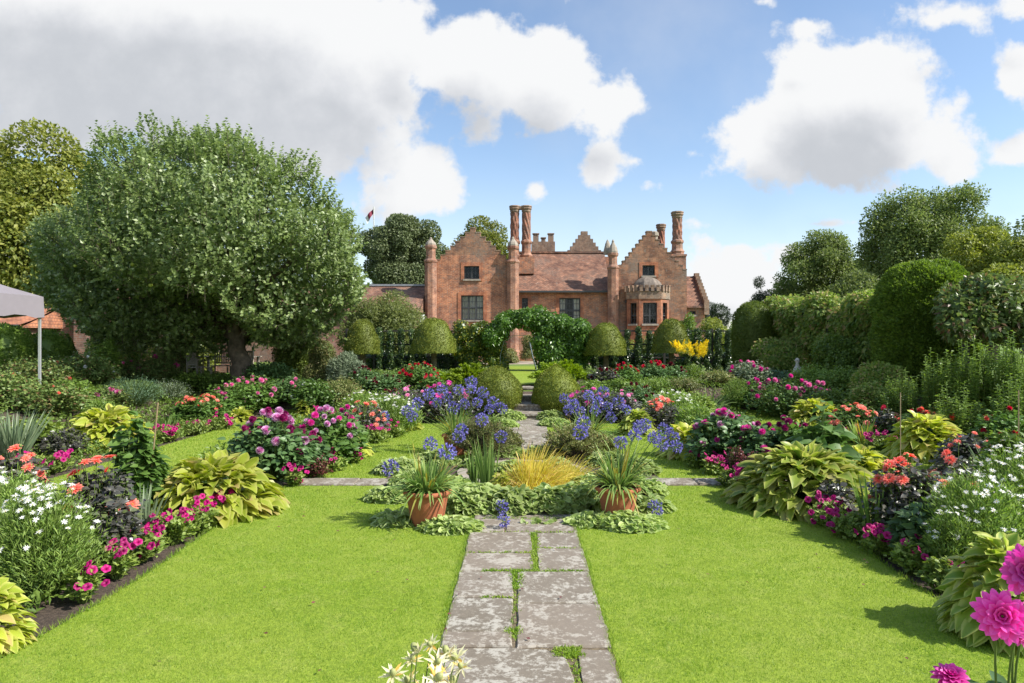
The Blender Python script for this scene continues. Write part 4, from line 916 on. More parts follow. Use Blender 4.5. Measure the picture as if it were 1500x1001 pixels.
# ---- the big apple tree
def apple_tree():
    RS = np.random.RandomState(21); d = 19.; bx_, by_, bz_ = place(368, d); bz_ = .45
    t = bpy.data.objects.new('apple_tree', None); COL.objects.link(t); t.location = (bx_, by_, bz_); tag(t, 'huge round crowned old apple tree with a leaning dark trunk on the left', 'tree')
    B = []
    S = [(290,300,125),(215,320,100),(375,300,118),(145,388,76),(415,390,108),(300,410,118),(215,415,92),(250,258,80),(340,250,72),(395,255,62),(455,330,68),(465,430,56),(100,400,48),(165,440,60),(250,462,42),(430,470,46),(200,262,48),(295,240,62),(480,380,44),(130,350,42),(385,462,38),(250,232,42)]
    for px, py, r in S:
        r *= .90; py += 40 if py < 300 else 26 if py < 350 else 6
        dy = RS.uniform(-1.2, 1.2) if r < 100 else RS.uniform(-.7, .7); dd = d+dy; k = d/1000
        B.append((wx(px, dd)-bx_, dy, wz(py, dd)-bz_, r*k, r*k*1.05, r*k))
        if r > 60: B.append((wx(px, d)-bx_+RS.normal()*.3, dy+2.0*RS.choice([-1, 1]), wz(py+20, d)-bz_, r*k*.8, r*k*.8, r*k*.8))
    g = Geo()
    P, nr = blob_points(RS, B, 18000, .22, .9); gap = np.sin(P[:, 0]*3.1+np.sin(P[:, 2]*2.3)*1.5)+np.sin(P[:, 2]*3.7+P[:, 0]*1.3+P[:, 1])+np.sin(P[:, 1]*3+P[:, 2]*1.9); kk = gap+RS.normal(size=len(P))*.35 > -.55; P, nr, gap = P[kk], nr[kk], gap[kk]; P = P+nr*(.17*gap)[:, None]; k = len(P)
    up = np.array([0, 0, .75]); ax = unit(nr*.55+RS.normal(size=(k, 3))*.22+up); SL = .26+.28*RS.rand(k)**1.5
    M = 9
    for i in range(M):
        f = (i+.3)/M; a = i*2.4+RS.rand(k)*1.2; s1 = unit(np.cross(ax, rdir(RS, k))); s2 = np.cross(ax, s1)
        side = s1*np.cos(a)[:, None]+s2*np.sin(a)[:, None]
        leaves(g, P+ax*(SL*f)[:, None], side*.8+ax*.65, ax*.9+up*.3, (.108*(1.15-.45*f))*(.8+.5*RS.rand(k)), .040, TINY, 0, .12, rnd=np.clip(RS.rand(k)*.75+f*.25, 0, 1))
    blob_foliage(g, RS, [(b[0], b[1], b[2], b[3]*.86, b[4]*.86, b[5]*.86) for b in B], 42000, .12, .045, TINY, 0, .1, .8, .7, zmin=1.4)
    link('crown', g.mesh('crown', ['apple leaf']), t)
    g = Geo(); ends = [(b[0], b[1], b[2]) for b in B[:26]]; top = (wx(338, d)-bx_, 0, wz(478, d)-bz_)
    limb_tree(g, RS, (0, 0, -.15), top, .30, ends)
    g2 = np.array([P[i]-ax[i]*.15 for i in range(0, k, 3)]); tw = np.stack([g2, g2+ax[::3]*(SL[::3]*.5+.15)[:, None]], 1); g.tubes(tw, .006, 3)
    link('trunk', g.mesh('trunk', ['bark'], True), t)
    ag = Geo(); sphere(ag, (0, 0, 0), (.045, .045, .04), 12, 8); me = ag.mesh('apple', ['apple skin'], True)
    idx = [i for i in range(k) if P[i][1] < -.5]; RS.shuffle(idx)
    for i in idx[:60:2]: link('apple', me, t, tuple(P[i]-np.array([0, .05, .06])))
apple_tree()
# ================================================================== CLIPPED YEW, IVY, PERGOLA
def rev_points(RS, prof, n):
    prof = np.array(prof, float); seg = np.linalg.norm(np.diff(prof, axis=0), axis=1)*(prof[1:, 0]+prof[:-1, 0]+.02); i = RS.choice(len(seg), n, p=seg/seg.sum()); f = RS.rand(n)[:, None]
    p = prof[i]*(1-f)+prof[i+1]*f; a = RS.rand(n)*2*np.pi; dd = prof[i+1]-prof[i]; nn = unit(np.stack([dd[:, 1], -dd[:, 0]], 1))
    return np.stack([p[:, 0]*np.cos(a), p[:, 0]*np.sin(a), p[:, 1]], 1), np.stack([nn[:, 0]*np.cos(a), nn[:, 0]*np.sin(a), nn[:, 1]], 1)
def topiary(px, d, prof, n, L, W, leaf, label, group, seed, trunk=None, wob=.02, name='clipped_yew', loc=None, shag=.12):
    """prof: (radius, height) from bottom to top, outside facing"""
    RS = np.random.RandomState(seed); t = bpy.data.objects.new(name, None); COL.objects.link(t); t.location = loc or place(px, d); tag(t, label, 'topiary', group)
    g = Geo(); prof = np.array(prof, float); core = prof.copy(); sh_ = .03 if shag < .3 else .2; core[:, 0] = np.maximum(core[:, 0]-sh_, .005); core[:, 1] = np.minimum(core[:, 1], core[-1, 1]-sh_); core[0, 1] += .02
    g.lathe(core, 24); g.C = [(F, m_, uv*0+.2) for F, m_, uv in g.C]
    P, N = rev_points(RS, prof, n); a = np.arctan2(P[:, 1], P[:, 0]); P += N*(wob*np.sin(a*5+P[:, 2]*6+seed)+wob*np.sin(a*3-P[:, 2]*9))[:, None]
    P -= N*(RS.rand(n)*.03)[:, None]
    if shag > .3: P += N*(.025*np.sin(a*19+P[:, 2]*13)*np.sin(P[:, 2]*17+a*7)-.07*RS.rand(n))[:, None]
    leaves(g, P, N+RS.normal(size=(n, 3))*.5+np.array([0, 0, .25]), rdir(RS, n), L*(.6+.8*RS.rand(n)), W, TINY, 0, 0, RS=RS)
    k = int(n*shag)
    if k: leaves(g, P[:k], N[:k]*.6+np.array([0, 0, .3])+RS.normal(size=(k, 3))*.7, rdir(RS, k), L*1.15, W*1.3, TINY, 0, 0, RS=RS)
    link('foliage', g.mesh('foliage', [leaf]), t)
    if trunk:
        g = Geo(); g.tubes([[(0, 0, -.1), (.02, 0, trunk[1]*.5), (0, 0, trunk[1])]], [[trunk[0]*1.3, trunk[0], trunk[0]]], 8); link('trunk', g.mesh('trunk', ['bark'], True), t)
    return t
def dome_prof(r, z0, z1, n=12):
    return [(.05, z0+.12), (r*.9, z0+.02), (r, z0+.0)]+[(r*math.cos(a)**.85*(1-.06*math.sin(a)), z0+.03+(z1-z0)*math.sin(a)**1.1) for a in np.linspace(.08, np.pi/2, n)]
gy = 'mushroom clipped yews along the trellis'
for i, (px, wpx, top, bot, lab) in enumerate(((531, 50, 470, 518, 'leftmost mushroom clipped yew, half hidden by the apple tree'), (635, 66, 468, 517, 'broad mushroom clipped yew below the left stepped gable'),
    (887, 60, 475, 520, 'mushroom clipped yew just right of the ivy arch'), (983, 56, 469, 517, 'taller mushroom clipped yew above the yellow goldenrod'))):
    d = 27.5; z0 = wz(bot, d)-UP; z1 = wz(top, d)-UP; r = wpx/2000*d
    topiary(px, d, dome_prof(r, z0, z1), 9000, .055, .012, 'yew leaf', lab, gy, 31+i, (.11, z0+.2))
def egg(r, h, point=0): return [(r*.80, 0), (r*.97, h*.2), (r, h*.36), (r*.95, h*.52), (r*.80, h*.70), (r*.55, h*.85), (r*.28, h*.95), (.02, h*(1+point))]
gc = 'clipped yew cones flanking the steps'
topiary(729, 17.3, egg(.66, 1.12), 13000, .035, .008, 'yew leaf', 'egg shaped clipped yew left of the stone steps, mossy gold', gc, 41, loc=(wx(727, 17.3), 17.3, .12), wob=.014)
topiary(812, 17.3, egg(.60, 1.12, .05), 12000, .035, .008, 'yew leaf', 'egg shaped clipped yew right of the stone steps, with a pointed tip', gc, 42, loc=(wx(814, 17.3), 17.3, .12), wob=.014)
def column_prof(r, h): return [(r*.86, 0), (r*.97, h*.25), (r, h*.5)]+[(r*math.cos(a)**.7, h*.62+h*.38*math.sin(a)) for a in np.linspace(.0, np.pi/2, 10)]
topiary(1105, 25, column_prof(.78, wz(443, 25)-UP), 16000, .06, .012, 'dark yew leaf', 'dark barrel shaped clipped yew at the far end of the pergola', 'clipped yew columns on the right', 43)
topiary(1354, 16.6, column_prof(1.12, wz(386, 16.6)-UP), 60000, .085, .022, 'bright yew leaf', 'tall bright green rounded yew column standing before the pergola on the right', 'clipped yew columns on the right', 44, wob=.03, shag=.4)
# round box bushes at left under the gazebo
for i, (px, d, r, top, lab) in enumerate(((8, 17, .62, 478, 'rounded yellow-green box bush at the left edge under the gazebo'), (72, 18, .62, 488, 'rounded box bush behind the gazebo post'))):
    x, y, z = place(px, d); h = wz(top, d)-z; topiary(px, d, [(r*.8, 0), (r, h*.35), (r, h*.6), (r*.85, h*.8), (r*.5, h*.95), (.02, h)], 9000, .06, .02, 'vine leaf' if 0 else 'green leaf', lab, 'rounded bushes by the brick wall', 46+i, name='box_bush', wob=.04)
# ivy foliage helper
def foliage_thing(name, label, cat, group, loc, blobs, n, L, W, leaf, seed, T=TINY, posts=None, up=.2, inner=.3, core=.7, part_='foliage', droop=.2):
    RS = np.random.RandomState(seed); t = bpy.data.objects.new(name, None); COL.objects.link(t); t.location = loc; tag(t, label, cat, group)
    g = Geo(); blob_foliage(g, RS, blobs, n, L, W, T, 0, up, .65, inner, droop, core); link(part_, g.mesh(part_, [leaf]), t)
    if posts is not None: link('post', posts.mesh('post', ['dark post']), t)
    return t
# trellis fences
TD = 29.0
def trellis(px0, px1, label, seed, skip=()):
    t = bpy.data.objects.new('trellis_fence', None); COL.objects.link(t); t.location = (wx((px0+px1)/2, TD), TD, UP); tag(t, label, 'fence')
    xm = wx((px0+px1)/2, TD); x0, x1 = wx(px0, TD)-xm, wx(px1, TD)-xm; zt = wz(485, TD)-UP
    n = max(2, round((x1-x0)/1.05))
    for i in range(n+1):
        x = x0+(x1-x0)*i/n; g = Geo(); g.box(x-.045, x+.045, -.045, .045, -.1, zt+.10); link('post', g.mesh('post', ['dark post']), t)
    for z in (zt, zt*.66, zt*.33):
        g = Geo(); g.box(x0, x1, -.022, .022, z-.03, z+.03); link('rail', g.mesh('rail', ['dark post']), t)
trellis(508, 668, 'dark wooden post and rail trellis left of the ivy arch', 1)
trellis(868, 1078, 'dark wooden post and rail trellis right of the ivy arch', 2)
cols_px = [(516, 'L'), (556, 'L'), (572, 'L'), (588, 'L'), (604, 'L'), (618, 'L'), (655, 'L'), (872, 'R'), (900, 'R'), (918, 'R'), (935, 'R'), (952, 'R'), (1008, 'R'), (1022, 'R'), (1037, 'R'), (1052, 'R'), (1067, 'R')]
ivm = []
for i, (px, s) in enumerate(cols_px):
    RS_ = np.random.RandomState(60+i); x, y, z = place(px, TD-.1); h = wz(486, TD)-UP+RS_.uniform(-.06, .12)
    if i < 5:
        g = Geo(); B = [(RS_.normal()*.03, RS_.normal()*.03, .12+h*k/9, .115+RS_.rand()*.045, .11, .16) for k in range(9)]; blob_foliage(g, RS_, B, 1900, .065, .026, TINY, 0, .1, .6, .3, .2, .8); ivm.append((g.mesh('foliage', ['ivy leaf']), h))
        g = Geo(); g.tubes([[(0,0,-.05),(.02,0,h*.5),(0,0,h*.85)]], .025, 5); stm = g.mesh('stem', ['branch'])
    me, hh = ivm[i % 5]
    side = 'left' if s == 'L' else 'right'
    t = bpy.data.objects.new('ivy_pillar', None); COL.objects.link(t); t.location = (x, y, z); t.rotation_euler = (0, 0, RS_.rand()*6); t.scale = (1, 1, h/hh)
    nm = {516:'ivy pillar at the left end of the left trellis beside the leftmost mushroom yew', 556:'first dark ivy pillar between the two left mushroom yews', 572:'second dark ivy pillar between the two left mushroom yews', 588:'third dark ivy pillar between the two left mushroom yews', 604:'fourth dark ivy pillar, touching the broad mushroom yew', 618:'ivy pillar half hidden behind the broad mushroom yew', 655:'ivy pillar between the broad mushroom yew and the ivy arch',
          872:'ivy pillar behind the mushroom yew next to the ivy arch', 900:'dark ivy pillar at the right shoulder of the mushroom yew by the arch', 918:'first clear ivy pillar right of the arch side mushroom yew', 935:'middle ivy pillar between the two right mushroom yews', 952:'ivy pillar touching the left of the taller mushroom yew',
          1008:'ivy pillar behind the yellow goldenrod', 1022:'ivy pillar just right of the yellow goldenrod', 1037:'ivy pillar midway between goldenrod and dark barrel yew', 1052:'ivy pillar second from the dark barrel yew', 1067:'ivy pillar nearest the dark barrel yew'}[px]
    tag(t, nm, 'ivy', 'ivy pillars on the trellis'); link('foliage', me, t); link('stem', stm, t)
# dark planting below the trellis line behind the mushrooms
for px0, px1, lab, sd_ in ((668, 735, 'dark variegated ivy hedge left of the arch opening with yellow leaves', 80),):
    x0, x1 = wx(px0, 28.3), wx(px1, 28.3); h = wz(472, 28.3)-UP; rr = np.random.RandomState(5)
    B = [(rr.uniform(x0, x1)-x0, rr.uniform(-.2, .2), rr.uniform(.1, h-.15), .34, .3, .3) for _ in range(42)]
    foliage_thing('ivy_hedge', lab, 'hedge', None, (x0, 28.3, UP), B, 9500, .085, .036, 'gold ivy leaf', sd_)
for px0, px1, lab, sd_ in ((508, 668, 'low dark ivy growth at the foot of the left trellis behind the mushroom yews', 83), (866, 1078, 'low dark ivy growth at the foot of the right trellis behind the mushroom yews', 84)):
    x0, x1 = wx(px0, 29.3), wx(px1, 29.3); rr = np.random.RandomState(sd_)
    foliage_thing('ivy_hedge', lab, 'hedge', None, (x0, 29.3, UP), [(rr.uniform(0, x1-x0), rr.uniform(-.1, .2), rr.uniform(.15, .62), .28, .2, .24) for _ in range(70)], 9000, .08, .034, 'ivy leaf', sd_)
# arch
def px2(px, py, d): return (wx(px, d), wz(py, d)-UP)
rr = np.random.RandomState(9); B = []; d = 28.0; X0 = wx(795, d)
pth = [(722,490),(728,474),(740,466),(755,463),(772,461),(790,463),(808,465),(826,468),(842,474),(853,486)]
for px, py in pth:
    for _ in range(3): 
        x, z = px2(px+rr.normal()*3, py+rr.normal()*3+6, d); B.append((x-X0, rr.uniform(-.35, .35), z, .40, .42, .36))
for _ in range(70):
    px = rr.uniform(790, 858); py = rr.uniform(480, 545)
    if (px-770)**2/24**2+(py-520)**2/34**2 < 1: continue
    x, z = px2(px, py, d); B.append((x-X0, rr.uniform(-.35, .35), max(.15, z), .38, .36, .36))
foliage_thing('ivy_arch', 'bright green leafy arch over the path below the house', 'arch', None, (X0, d, UP), B, 22000, .10, .046, 'arch ivy leaf', 81, droop=.3, up=0)
g = Geo(); g.tubes([[(wx(p, d)-X0, 0, wz(q, d)-UP) for p, q in ((790,545),(789,520),(782,500),(770,492),(752,492),(738,500),(733,520),(732,545))]], .012, 6)
tag(link('arch_frame', g.mesh('arch_frame', ['pipe metal']), None, (X0, d, UP)), 'thin metal hoop carrying the leafy arch over the path', 'arch frame')
g = Geo(); g.tubes([[(.0, 0, 0), (-.18, 0, .6), (-.30, .05, 1.2)]], .035, 6); tag(link('leaning_pole', g.mesh('leaning_pole', ['pipe metal'], True), None, (wx(786, 29.5), 29.5, UP)), 'blue grey pole leaning inside the arch opening', 'pole')
# willow shrub, shrubs behind trellis
def shrub(px, d, rpx, top, label, leaf, n, L, W, seed, ypad=.8, T=TINY, lumps=14, cat='shrub', name='shrub', up=.3, inner=.45, group='shrubs behind the borders', core=.5, base=None, lr=.42):
    RS = np.random.RandomState(seed); x, y, z = place(px, d); r = rpx/1000*d; h = wz(top, d)-z; B = []
    for k in range(lumps):
        a = RS.rand()*6.28; q = RS.rand()**.6*(1-lr*.8); zz = RS.uniform(.15, .8); w_ = math.sqrt(max(.1, 1-(max(0, zz-.35)/.65)**2))
        B.append((r*q*w_*math.cos(a), r*ypad*q*w_*math.sin(a), h*zz, r*lr*RS.uniform(.8, 1.2), r*lr, min(h*.3, r*lr*1.2)))
    B.append((0, 0, h-.28*h, r*.4, r*.4, h*.28))
    return foliage_thing(name, label, cat, group, (x, y, z), B, n, L, W, leaf, seed, T, up=up, inner=inner, core=core)
shrub(572, 34, 52, 428, 'large pale olive willow-like shrub before the low tiled wing', 'willow leaf', 16000, .16, .025, 90, inner=.6, core=.35)
shrub(530, 33, 35, 440, 'olive green shrub between the apple tree and the willow-like shrub', 'willow leaf', 8000, .15, .03, 91)
shrub(1010, 36, 22, 458, 'round bright green bush below the house side wing', 'green leaf', 6000, .10, .035, 92)
shrub(1048, 35, 28, 466, 'pale flowering shrub behind the right trellis', 'pale far leaf', 6000, .12, .035, 93)
shrub(960, 34, 30, 492, 'pale rose bush behind the trellis below the bay window', 'willow leaf', 4000, .10, .035, 94)
shrub(915, 34, 22, 500, 'light green bush behind the trellis right of the arch', 'pale far leaf', 3000, .10, .035, 95)
shrub(1075, 32, 18, 470, 'green bush peeping over the trellis beside the dark barrel yew', 'green leaf', 3000, .10, .035, 96)
shrub(610, 33, 45, 497, 'light bush seen through the left trellis', 'willow leaf', 6000, .12, .03, 97)
shrub(775, 40, 14, 490, 'greyish climbing shrub in a pot seen through the arch', 'olive twig leaf', 2500, .10, .03, 98)
shrub(748, 38, 14, 512, 'small grey rounded bush seen through the arch on the left', 'olive twig leaf', 1500, .10, .03, 99)
shrub(727, 36, 10, 516, 'white flowering bush at the left foot of the arch opening', 'grey leaf', 1500, .10, .035, 100)
shrub(797, 37, 9, 514, 'small round clipped bush seen through the arch on the right', 'green leaf', 1500, .08, .03, 101)
shrub(262, 22, 40, 482, 'pinkish green loose shrub under the apple tree left of the garden chairs', 'olive twig leaf', 9000, .085, .026, 102)
shrub(300, 25, 40, 492, 'bright leafy shrub behind the garden chairs under the apple tree', 'pale far leaf', 6000, .10, .04, 103)
shrub(175, 23, 55, 470, 'dark ivy covered shrub against the brick garden wall', 'vine leaf', 7000, .10, .035, 104)
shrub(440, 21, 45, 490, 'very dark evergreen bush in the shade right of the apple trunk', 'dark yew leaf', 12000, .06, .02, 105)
shrub(470, 19.5, 26, 497, 'speckled grey-green shrub right of the dark evergreen bush', 'olive twig leaf', 9000, .05, .018, 106)
shrub(508, 19.0, 28, 520, 'feathery pale grey shrub below the leftmost mushroom yew', 'grey leaf', 8000, .10, .012, 107, up=.9)
# juniper bushes flanking the steps above
def juniper(px, d, rpx, top, label, seed, n=9000, leaf='juniper leaf', cat='juniper', base=None):
    RS = np.random.RandomState(seed); x, y, z = place(px, d); r = rpx/1000*d; h = wz(top, d)-z
    t = bpy.data.objects.new('juniper_bush', None); COL.objects.link(t); t.location = (x, y, z); tag(t, label, cat, 'low spreading junipers')
    k = 130; a = RS.rand(k)*6.28; q = RS.rand(k)**.5; zz = h*(1-.65*q**2)*(.45+.55*RS.rand(k)); s = np.stack([np.zeros(k), np.zeros(k), np.full(k, h*.2)], 1)
    E = np.stack([r*q*np.cos(a), r*q*.8*np.sin(a), zz], 1); M_ = n//k; g = Geo(); f = .3+.7*RS.rand(k, M_)**.6
    P = s[:, None]+(E-s)[:, None]*f[..., None]; P[..., 2] += .12*h*np.sin(f*3.14); P += RS.normal(size=P.shape)*.05*r**.5*(1.1-f)[..., None]; D = unit(E-s)[:, None]*1.0+RS.normal(size=P.shape)*.45
    leaves(g, P.reshape(-1, 3), D.reshape(-1, 3), rdir(RS, k*M_)+np.array([0, 0, 1]), .11, .016, TINY, 0, .1, RS=RS)
    sphere(g, (0, 0, h*.25), (r*.6, r*.5, h*.35), 10, 6, 0, .1)
    link('foliage', g.mesh('foliage', [leaf]), t)
    g = Geo(); g.tubes(np.stack([s, (s+E)/2+np.array([0, 0, .03]), E], 1)[:40], .008, 4); link('branches', g.mesh('branches', ['branch']), t)
    return t
juniper(690, 19.5, 48, 533, 'yellow-green spreading juniper left above the steps', 110)
juniper(640, 19.3, 25, 545, 'small yellow-green juniper among the red dahlias', 111, 4000)
juniper(820, 19.6, 46, 526, 'bright lime spreading juniper right above the steps', 112, 12000)
# pergola with vines on the right
def pergola():
    t = bpy.data.objects.new('vine_pergola', None); COL.objects.link(t); t.location = (8.6, 20, UP); tag(t, 'long pergola smothered in hanging vines running behind the right border', 'pergola')
    rr = np.random.RandomState(15); B = []
    a = (wx(1128, 25.5), 25.5, wz(440, 25.5)); b = (wx(1296, 17.8), 17.8, wz(432, 17.8))
    for k in range(150):
        f = rr.rand(); x, y, z = [a[i]+(b[i]-a[i])*f for i in range(3)]; drop = rr.rand()**1.4*(1.5+.5*math.sin(f*20))
        B.append((x-8.6+rr.uniform(-.1, .6), y-20+rr.uniform(-.2, .2), z-UP-.3-drop+.15*math.sin(f*17), .42, .42, .34))
    g = Geo(); blob_foliage(g, rr, B, 38000, .13, .046, TINY, 0, -.1, .65, .35, .3, .6); link('foliage', g.mesh('foliage', ['vine leaf']), t)
    n = 6
    for i in range(n):
        f = i/(n-1); x, y, z = [a[j]+(b[j]-a[j])*f for j in range(3)]
        for o_ in (0, 1.4):
            g = Geo(); g.box(x-8.6+o_-.05, x-8.6+o_+.05, y-20-.05, y-20+.05, -.1, z-UP-.55); link('post', g.mesh('post', ['dark post']), t)
        g = Geo(); g.obox((x-8.6-.2, y-20, z-UP-.5), (x-8.6+1.6, y-20, z-UP-.5), .06, .1); link('cross_beam', g.mesh('cross_beam', ['dark post']), t)
    for o_ in (0, 1.4):
        g = Geo(); g.obox((a[0]-8.6+o_, a[1]-20, a[2]-UP-.62), (b[0]-8.6+o_, b[1]-20, b[2]-UP-.62), .06, .1); link('rail', g.mesh('rail', ['dark post']), t)
    rr = np.random.RandomState(16)
pergola()
rr = np.random.RandomState(17); B = []; d = 14.5; X0 = wx(1460, d); z_ = float(gh(X0, d))
for k in range(55):
    px = rr.uniform(1392, 1530); py = 425+rr.rand()**1.2*65; dd = d+rr.uniform(-.6, .8); py -= 8*math.sin((px-1390)/30)
    B.append((wx(px, dd)-X0, dd-d, wz(py, dd)-z_, .34, .34, .28))
g = Geo()
for px in (1415, 1478, 1530): x = wx(px, d)-X0; g.box(x-.05, x+.05, -.05, .05, -.1, wz(440, d)-z_)
foliage_thing('climbing_vine', 'dark glossy climber with reddish and peach shoots on posts at the right edge', 'climber', None, (X0, d, z_), B, 12000, .13, .04, 'rose leaf', 82, posts=g, up=0)
shrub(1160, 22.5, 60, 500, 'mixed green undergrowth at the far foot of the pergola', 'vine leaf', 9000, .09, .03, 120)
shrub(1240, 19, 60, 498, 'leafy green undergrowth at the middle foot of the pergola', 'green leaf', 9000, .09, .03, 121)
shrub(1290, 15.5, 45, 530, 'soft green bush at the foot of the tall yew column', 'vine leaf', 8000, .08, .02, 122)
# ================================================================== FLOWER HEADS (unit radius, facing +Z)
FM = {}
def fib(n):
    i = np.arange(n)+.5; ph = np.arccos(1-2*i/n); th = np.pi*(1+5**.5)*i
    return np.stack([np.cos(th)*np.sin(ph), np.sin(th)*np.sin(ph), np.cos(ph)], 1)
def fl_ball(petal, v=0):
    RS = np.random.RandomState(v); g = Geo(); n = fib(96); n = n[n[:, 2] > -.75]; k = len(n)
    up = np.array([0, 0, 1.]); D = unit(n+up*.35); leaves(g, n*.30, D, up-n*.2+RS.normal(size=(k, 3))*.1, .62+.1*RS.rand(k), .21, QUAD, 0, 0, RS=RS)
    sphere(g, (0, 0, 0), .55, 10, 7, 0, .1); return g.mesh('bloom', [petal], False)
def ringpetals(g, RS, n, el, L, W, r0=.05, z=0, T=PETAL, m=0, jit=.06, off=0):
    a = np.arange(n)*2*np.pi/n+off+RS.normal(size=n)*jit; e = el+RS.normal(size=n)*jit
    D = np.stack([np.cos(a)*np.cos(e), np.sin(a)*np.cos(e), np.sin(e)], 1); P = np.stack([np.cos(a)*r0, np.sin(a)*r0, np.full(n, z)], 1)
    N = np.stack([-np.cos(a)*np.sin(e), -np.sin(a)*np.sin(e), np.cos(e)], 1); leaves(g, P, D, N, L*(.9+.2*RS.rand(n)), W, T, m, .12, RS=RS)
def fl_open(petal, v=0, full=False):
    RS = np.random.RandomState(v); g = Geo()
    if full:
        for i, (n, el, L) in enumerate(((12,.0,1.),(12,.22,.95),(11,.45,.85),(10,.7,.7),(8,.95,.5),(6,1.2,.35))): ringpetals(g, RS, n, el, L, .19, .04, .03*i, off=i*.27)
    else:
        for i, (n, el, L) in enumerate(((9,.05,1.),(9,.25,.9),(7,.5,.65))): ringpetals(g, RS, n, el, L, .17, .06, .03*i, off=i*.35)
        sphere(g, (0, 0, .08), (.16, .16, .12), 8, 5, 1)
    return g.mesh('bloom', [petal, 'flower centre'])
def fl_daisy(petal='white petal', v=0):
    RS = np.random.RandomState(v); g = Geo(); ringpetals(g, RS, 9, .15, 1, .15, .08, 0, QUAD, jit=.1); sphere(g, (0, 0, .03), (.17, .17, .1), 6, 4, 1)
    return g.mesh('bloom', [petal, 'yellow centre'])
def fl_petunia(petal, v=0):
    RS = np.random.RandomState(v); g = Geo(); n = 30; a = np.arange(n)*2*np.pi/n; r = 1-.12*np.abs(np.cos(a*2.5)); rg = [(.08, -.6), (.14, -.2), (.45, .02), (.8, .1), (1.0, .02)]
    V = np.concatenate([np.stack([np.cos(a)*q*(r if q > .3 else 1), np.sin(a)*q*(r if q > .3 else 1), z+.10*np.sin(a*5+v)*q**2+np.zeros(n)], 1) for q, z in rg])
    F = [(k*n+j, k*n+(j+1) % n, (k+1)*n+(j+1) % n, (k+1)*n+j) for k in range(4) for j in range(n)]
    g.add(V, F, 0, np.zeros((len(V), 2)), np.repeat([.0, .0, .3, .7, .9], n)); return g.mesh('bloom', [petal], True)
def fl_umbel(petal='agapanthus petal', v=0, dens=46):
    RS = np.random.RandomState(v); g = Geo(); n = fib(dens); n = n[n[:, 2] > -.72]; n = unit(n+RS.normal(size=n.shape)*.12); k = len(n); R = .62*(.85+.3*RS.rand(k))
    g.tubes(np.stack([n*.02, n*R[:, None]], 1), .012, 3, 1)
    for j in range(4):
        s1 = unit(np.cross(n, rdir(RS, k))); leaves(g, n*R[:, None], n*.95+s1*.5, n, .40, .10, TINY, 0, 0, RS=RS)
    return g.mesh('flower_head', [petal, 'stem green'])
def fl_thistle(v=0):
    RS = np.random.RandomState(v); g = Geo(); 
    ringpetals(g, RS, 9, .25, 1, .13, .15, -.1, QUAD, jit=.15); ringpetals(g, RS, 8, .65, .8, .10, .15, -.05, QUAD, jit=.15, off=.3)
    sphere(g, (0, 0, .25), (.26, .26, .40), 12, 9, 1); return g.mesh('bloom', ['thistle bract', 'thistle cone'])
def fl_plume(petal='yellow petal', v=0):
    RS = np.random.RandomState(v); g = Geo(); n = 160; z = RS.rand(n); a = RS.rand(n)*6.28; r = .28*(1-z)*RS.rand(n)**.5
    leaves(g, np.stack([np.cos(a)*r, np.sin(a)*r, z], 1), rdir(RS, n)+np.array([0, 0, .5]), rdir(RS, n), .10, .035, TINY, 0, RS=RS); return g.mesh('bloom', [petal])
def fl(kind, petal, v=0):
    k = (kind, petal, v)
    if k not in FM:
        FM[k] = {'ball': lambda: fl_ball(petal, v), 'open': lambda: fl_open(petal, v), 'full': lambda: fl_open(petal, v, True), 'daisy': lambda: fl_daisy(petal, v), 'petunia': lambda: fl_petunia(petal, v), 'umbel': lambda: fl_umbel(petal, v), 'plume': lambda: fl_plume(petal, v), 'thistle': lambda: fl_thistle(v)}[kind]()
    return FM[k]
def put_bloom(parent, me, p, d, s, RS, name='bloom'):
    q = Vector(d).to_track_quat('Z', 'Y') @ Euler((0, 0, RS.rand()*6.28)).to_quaternion()
    return link(name, me, parent, tuple(p), q.to_euler(), s)
# ================================================================== FOLIAGE
def dome_pts(RS, R, H, n, qmax=1.0, top=1.):
    a = RS.rand(n)*2*np.pi; q = RS.rand(n)**.5*qmax; z = H*top*np.sqrt(np.clip(1-(q*.93)**2.2, 0, 1))
    P = np.stack([R*q*np.cos(a), R*q*np.sin(a), z], 1); N = unit(np.stack([np.cos(a)*q/R*H, np.sin(a)*q/R*H, np.sqrt(1-q**2*.9)], 1)); return P, N
def bushy(g, RS, R, H, nst, nl, L, W, T, m=0, up=.25, droop=.35, stem=True, spread=.10, fmin=.25):
    E, N = dome_pts(RS, R, H, nst); B = E*np.array([.25, .25, 0]); f = np.sort(fmin+(1-fmin)*RS.rand(nst, nl)**.75, 1)
    C = (B+E)/2+np.array([0, 0, .08*H]); ff = f[..., None]
    P = (1-ff)**2*B[:, None]+2*ff*(1-ff)*C[:, None]+ff**2*E[:, None]; P += RS.normal(size=P.shape)*R*spread
    a = RS.rand(nst, nl)*6.28; D = np.stack([np.cos(a), np.sin(a), np.zeros_like(a)], 2)+N[:, None]*.7+np.array([0, 0, up]); P[..., 2] = np.maximum(P[..., 2], .03)
    k = nst*nl; leaves(g, P.reshape(-1, 3), D.reshape(-1, 3), N.repeat(nl, 0)*.6+RS.normal(size=(k, 3))*.35+np.array([0, 0, .7]), L*(.6+.7*RS.rand(k)), W*(.7+.5*RS.rand(k)), T, m, droop, RS=RS)
    if stem: g.tubes(np.stack([B, C*.9+B*.1, E], 1), .0045, 4, m+1)
    return E, N
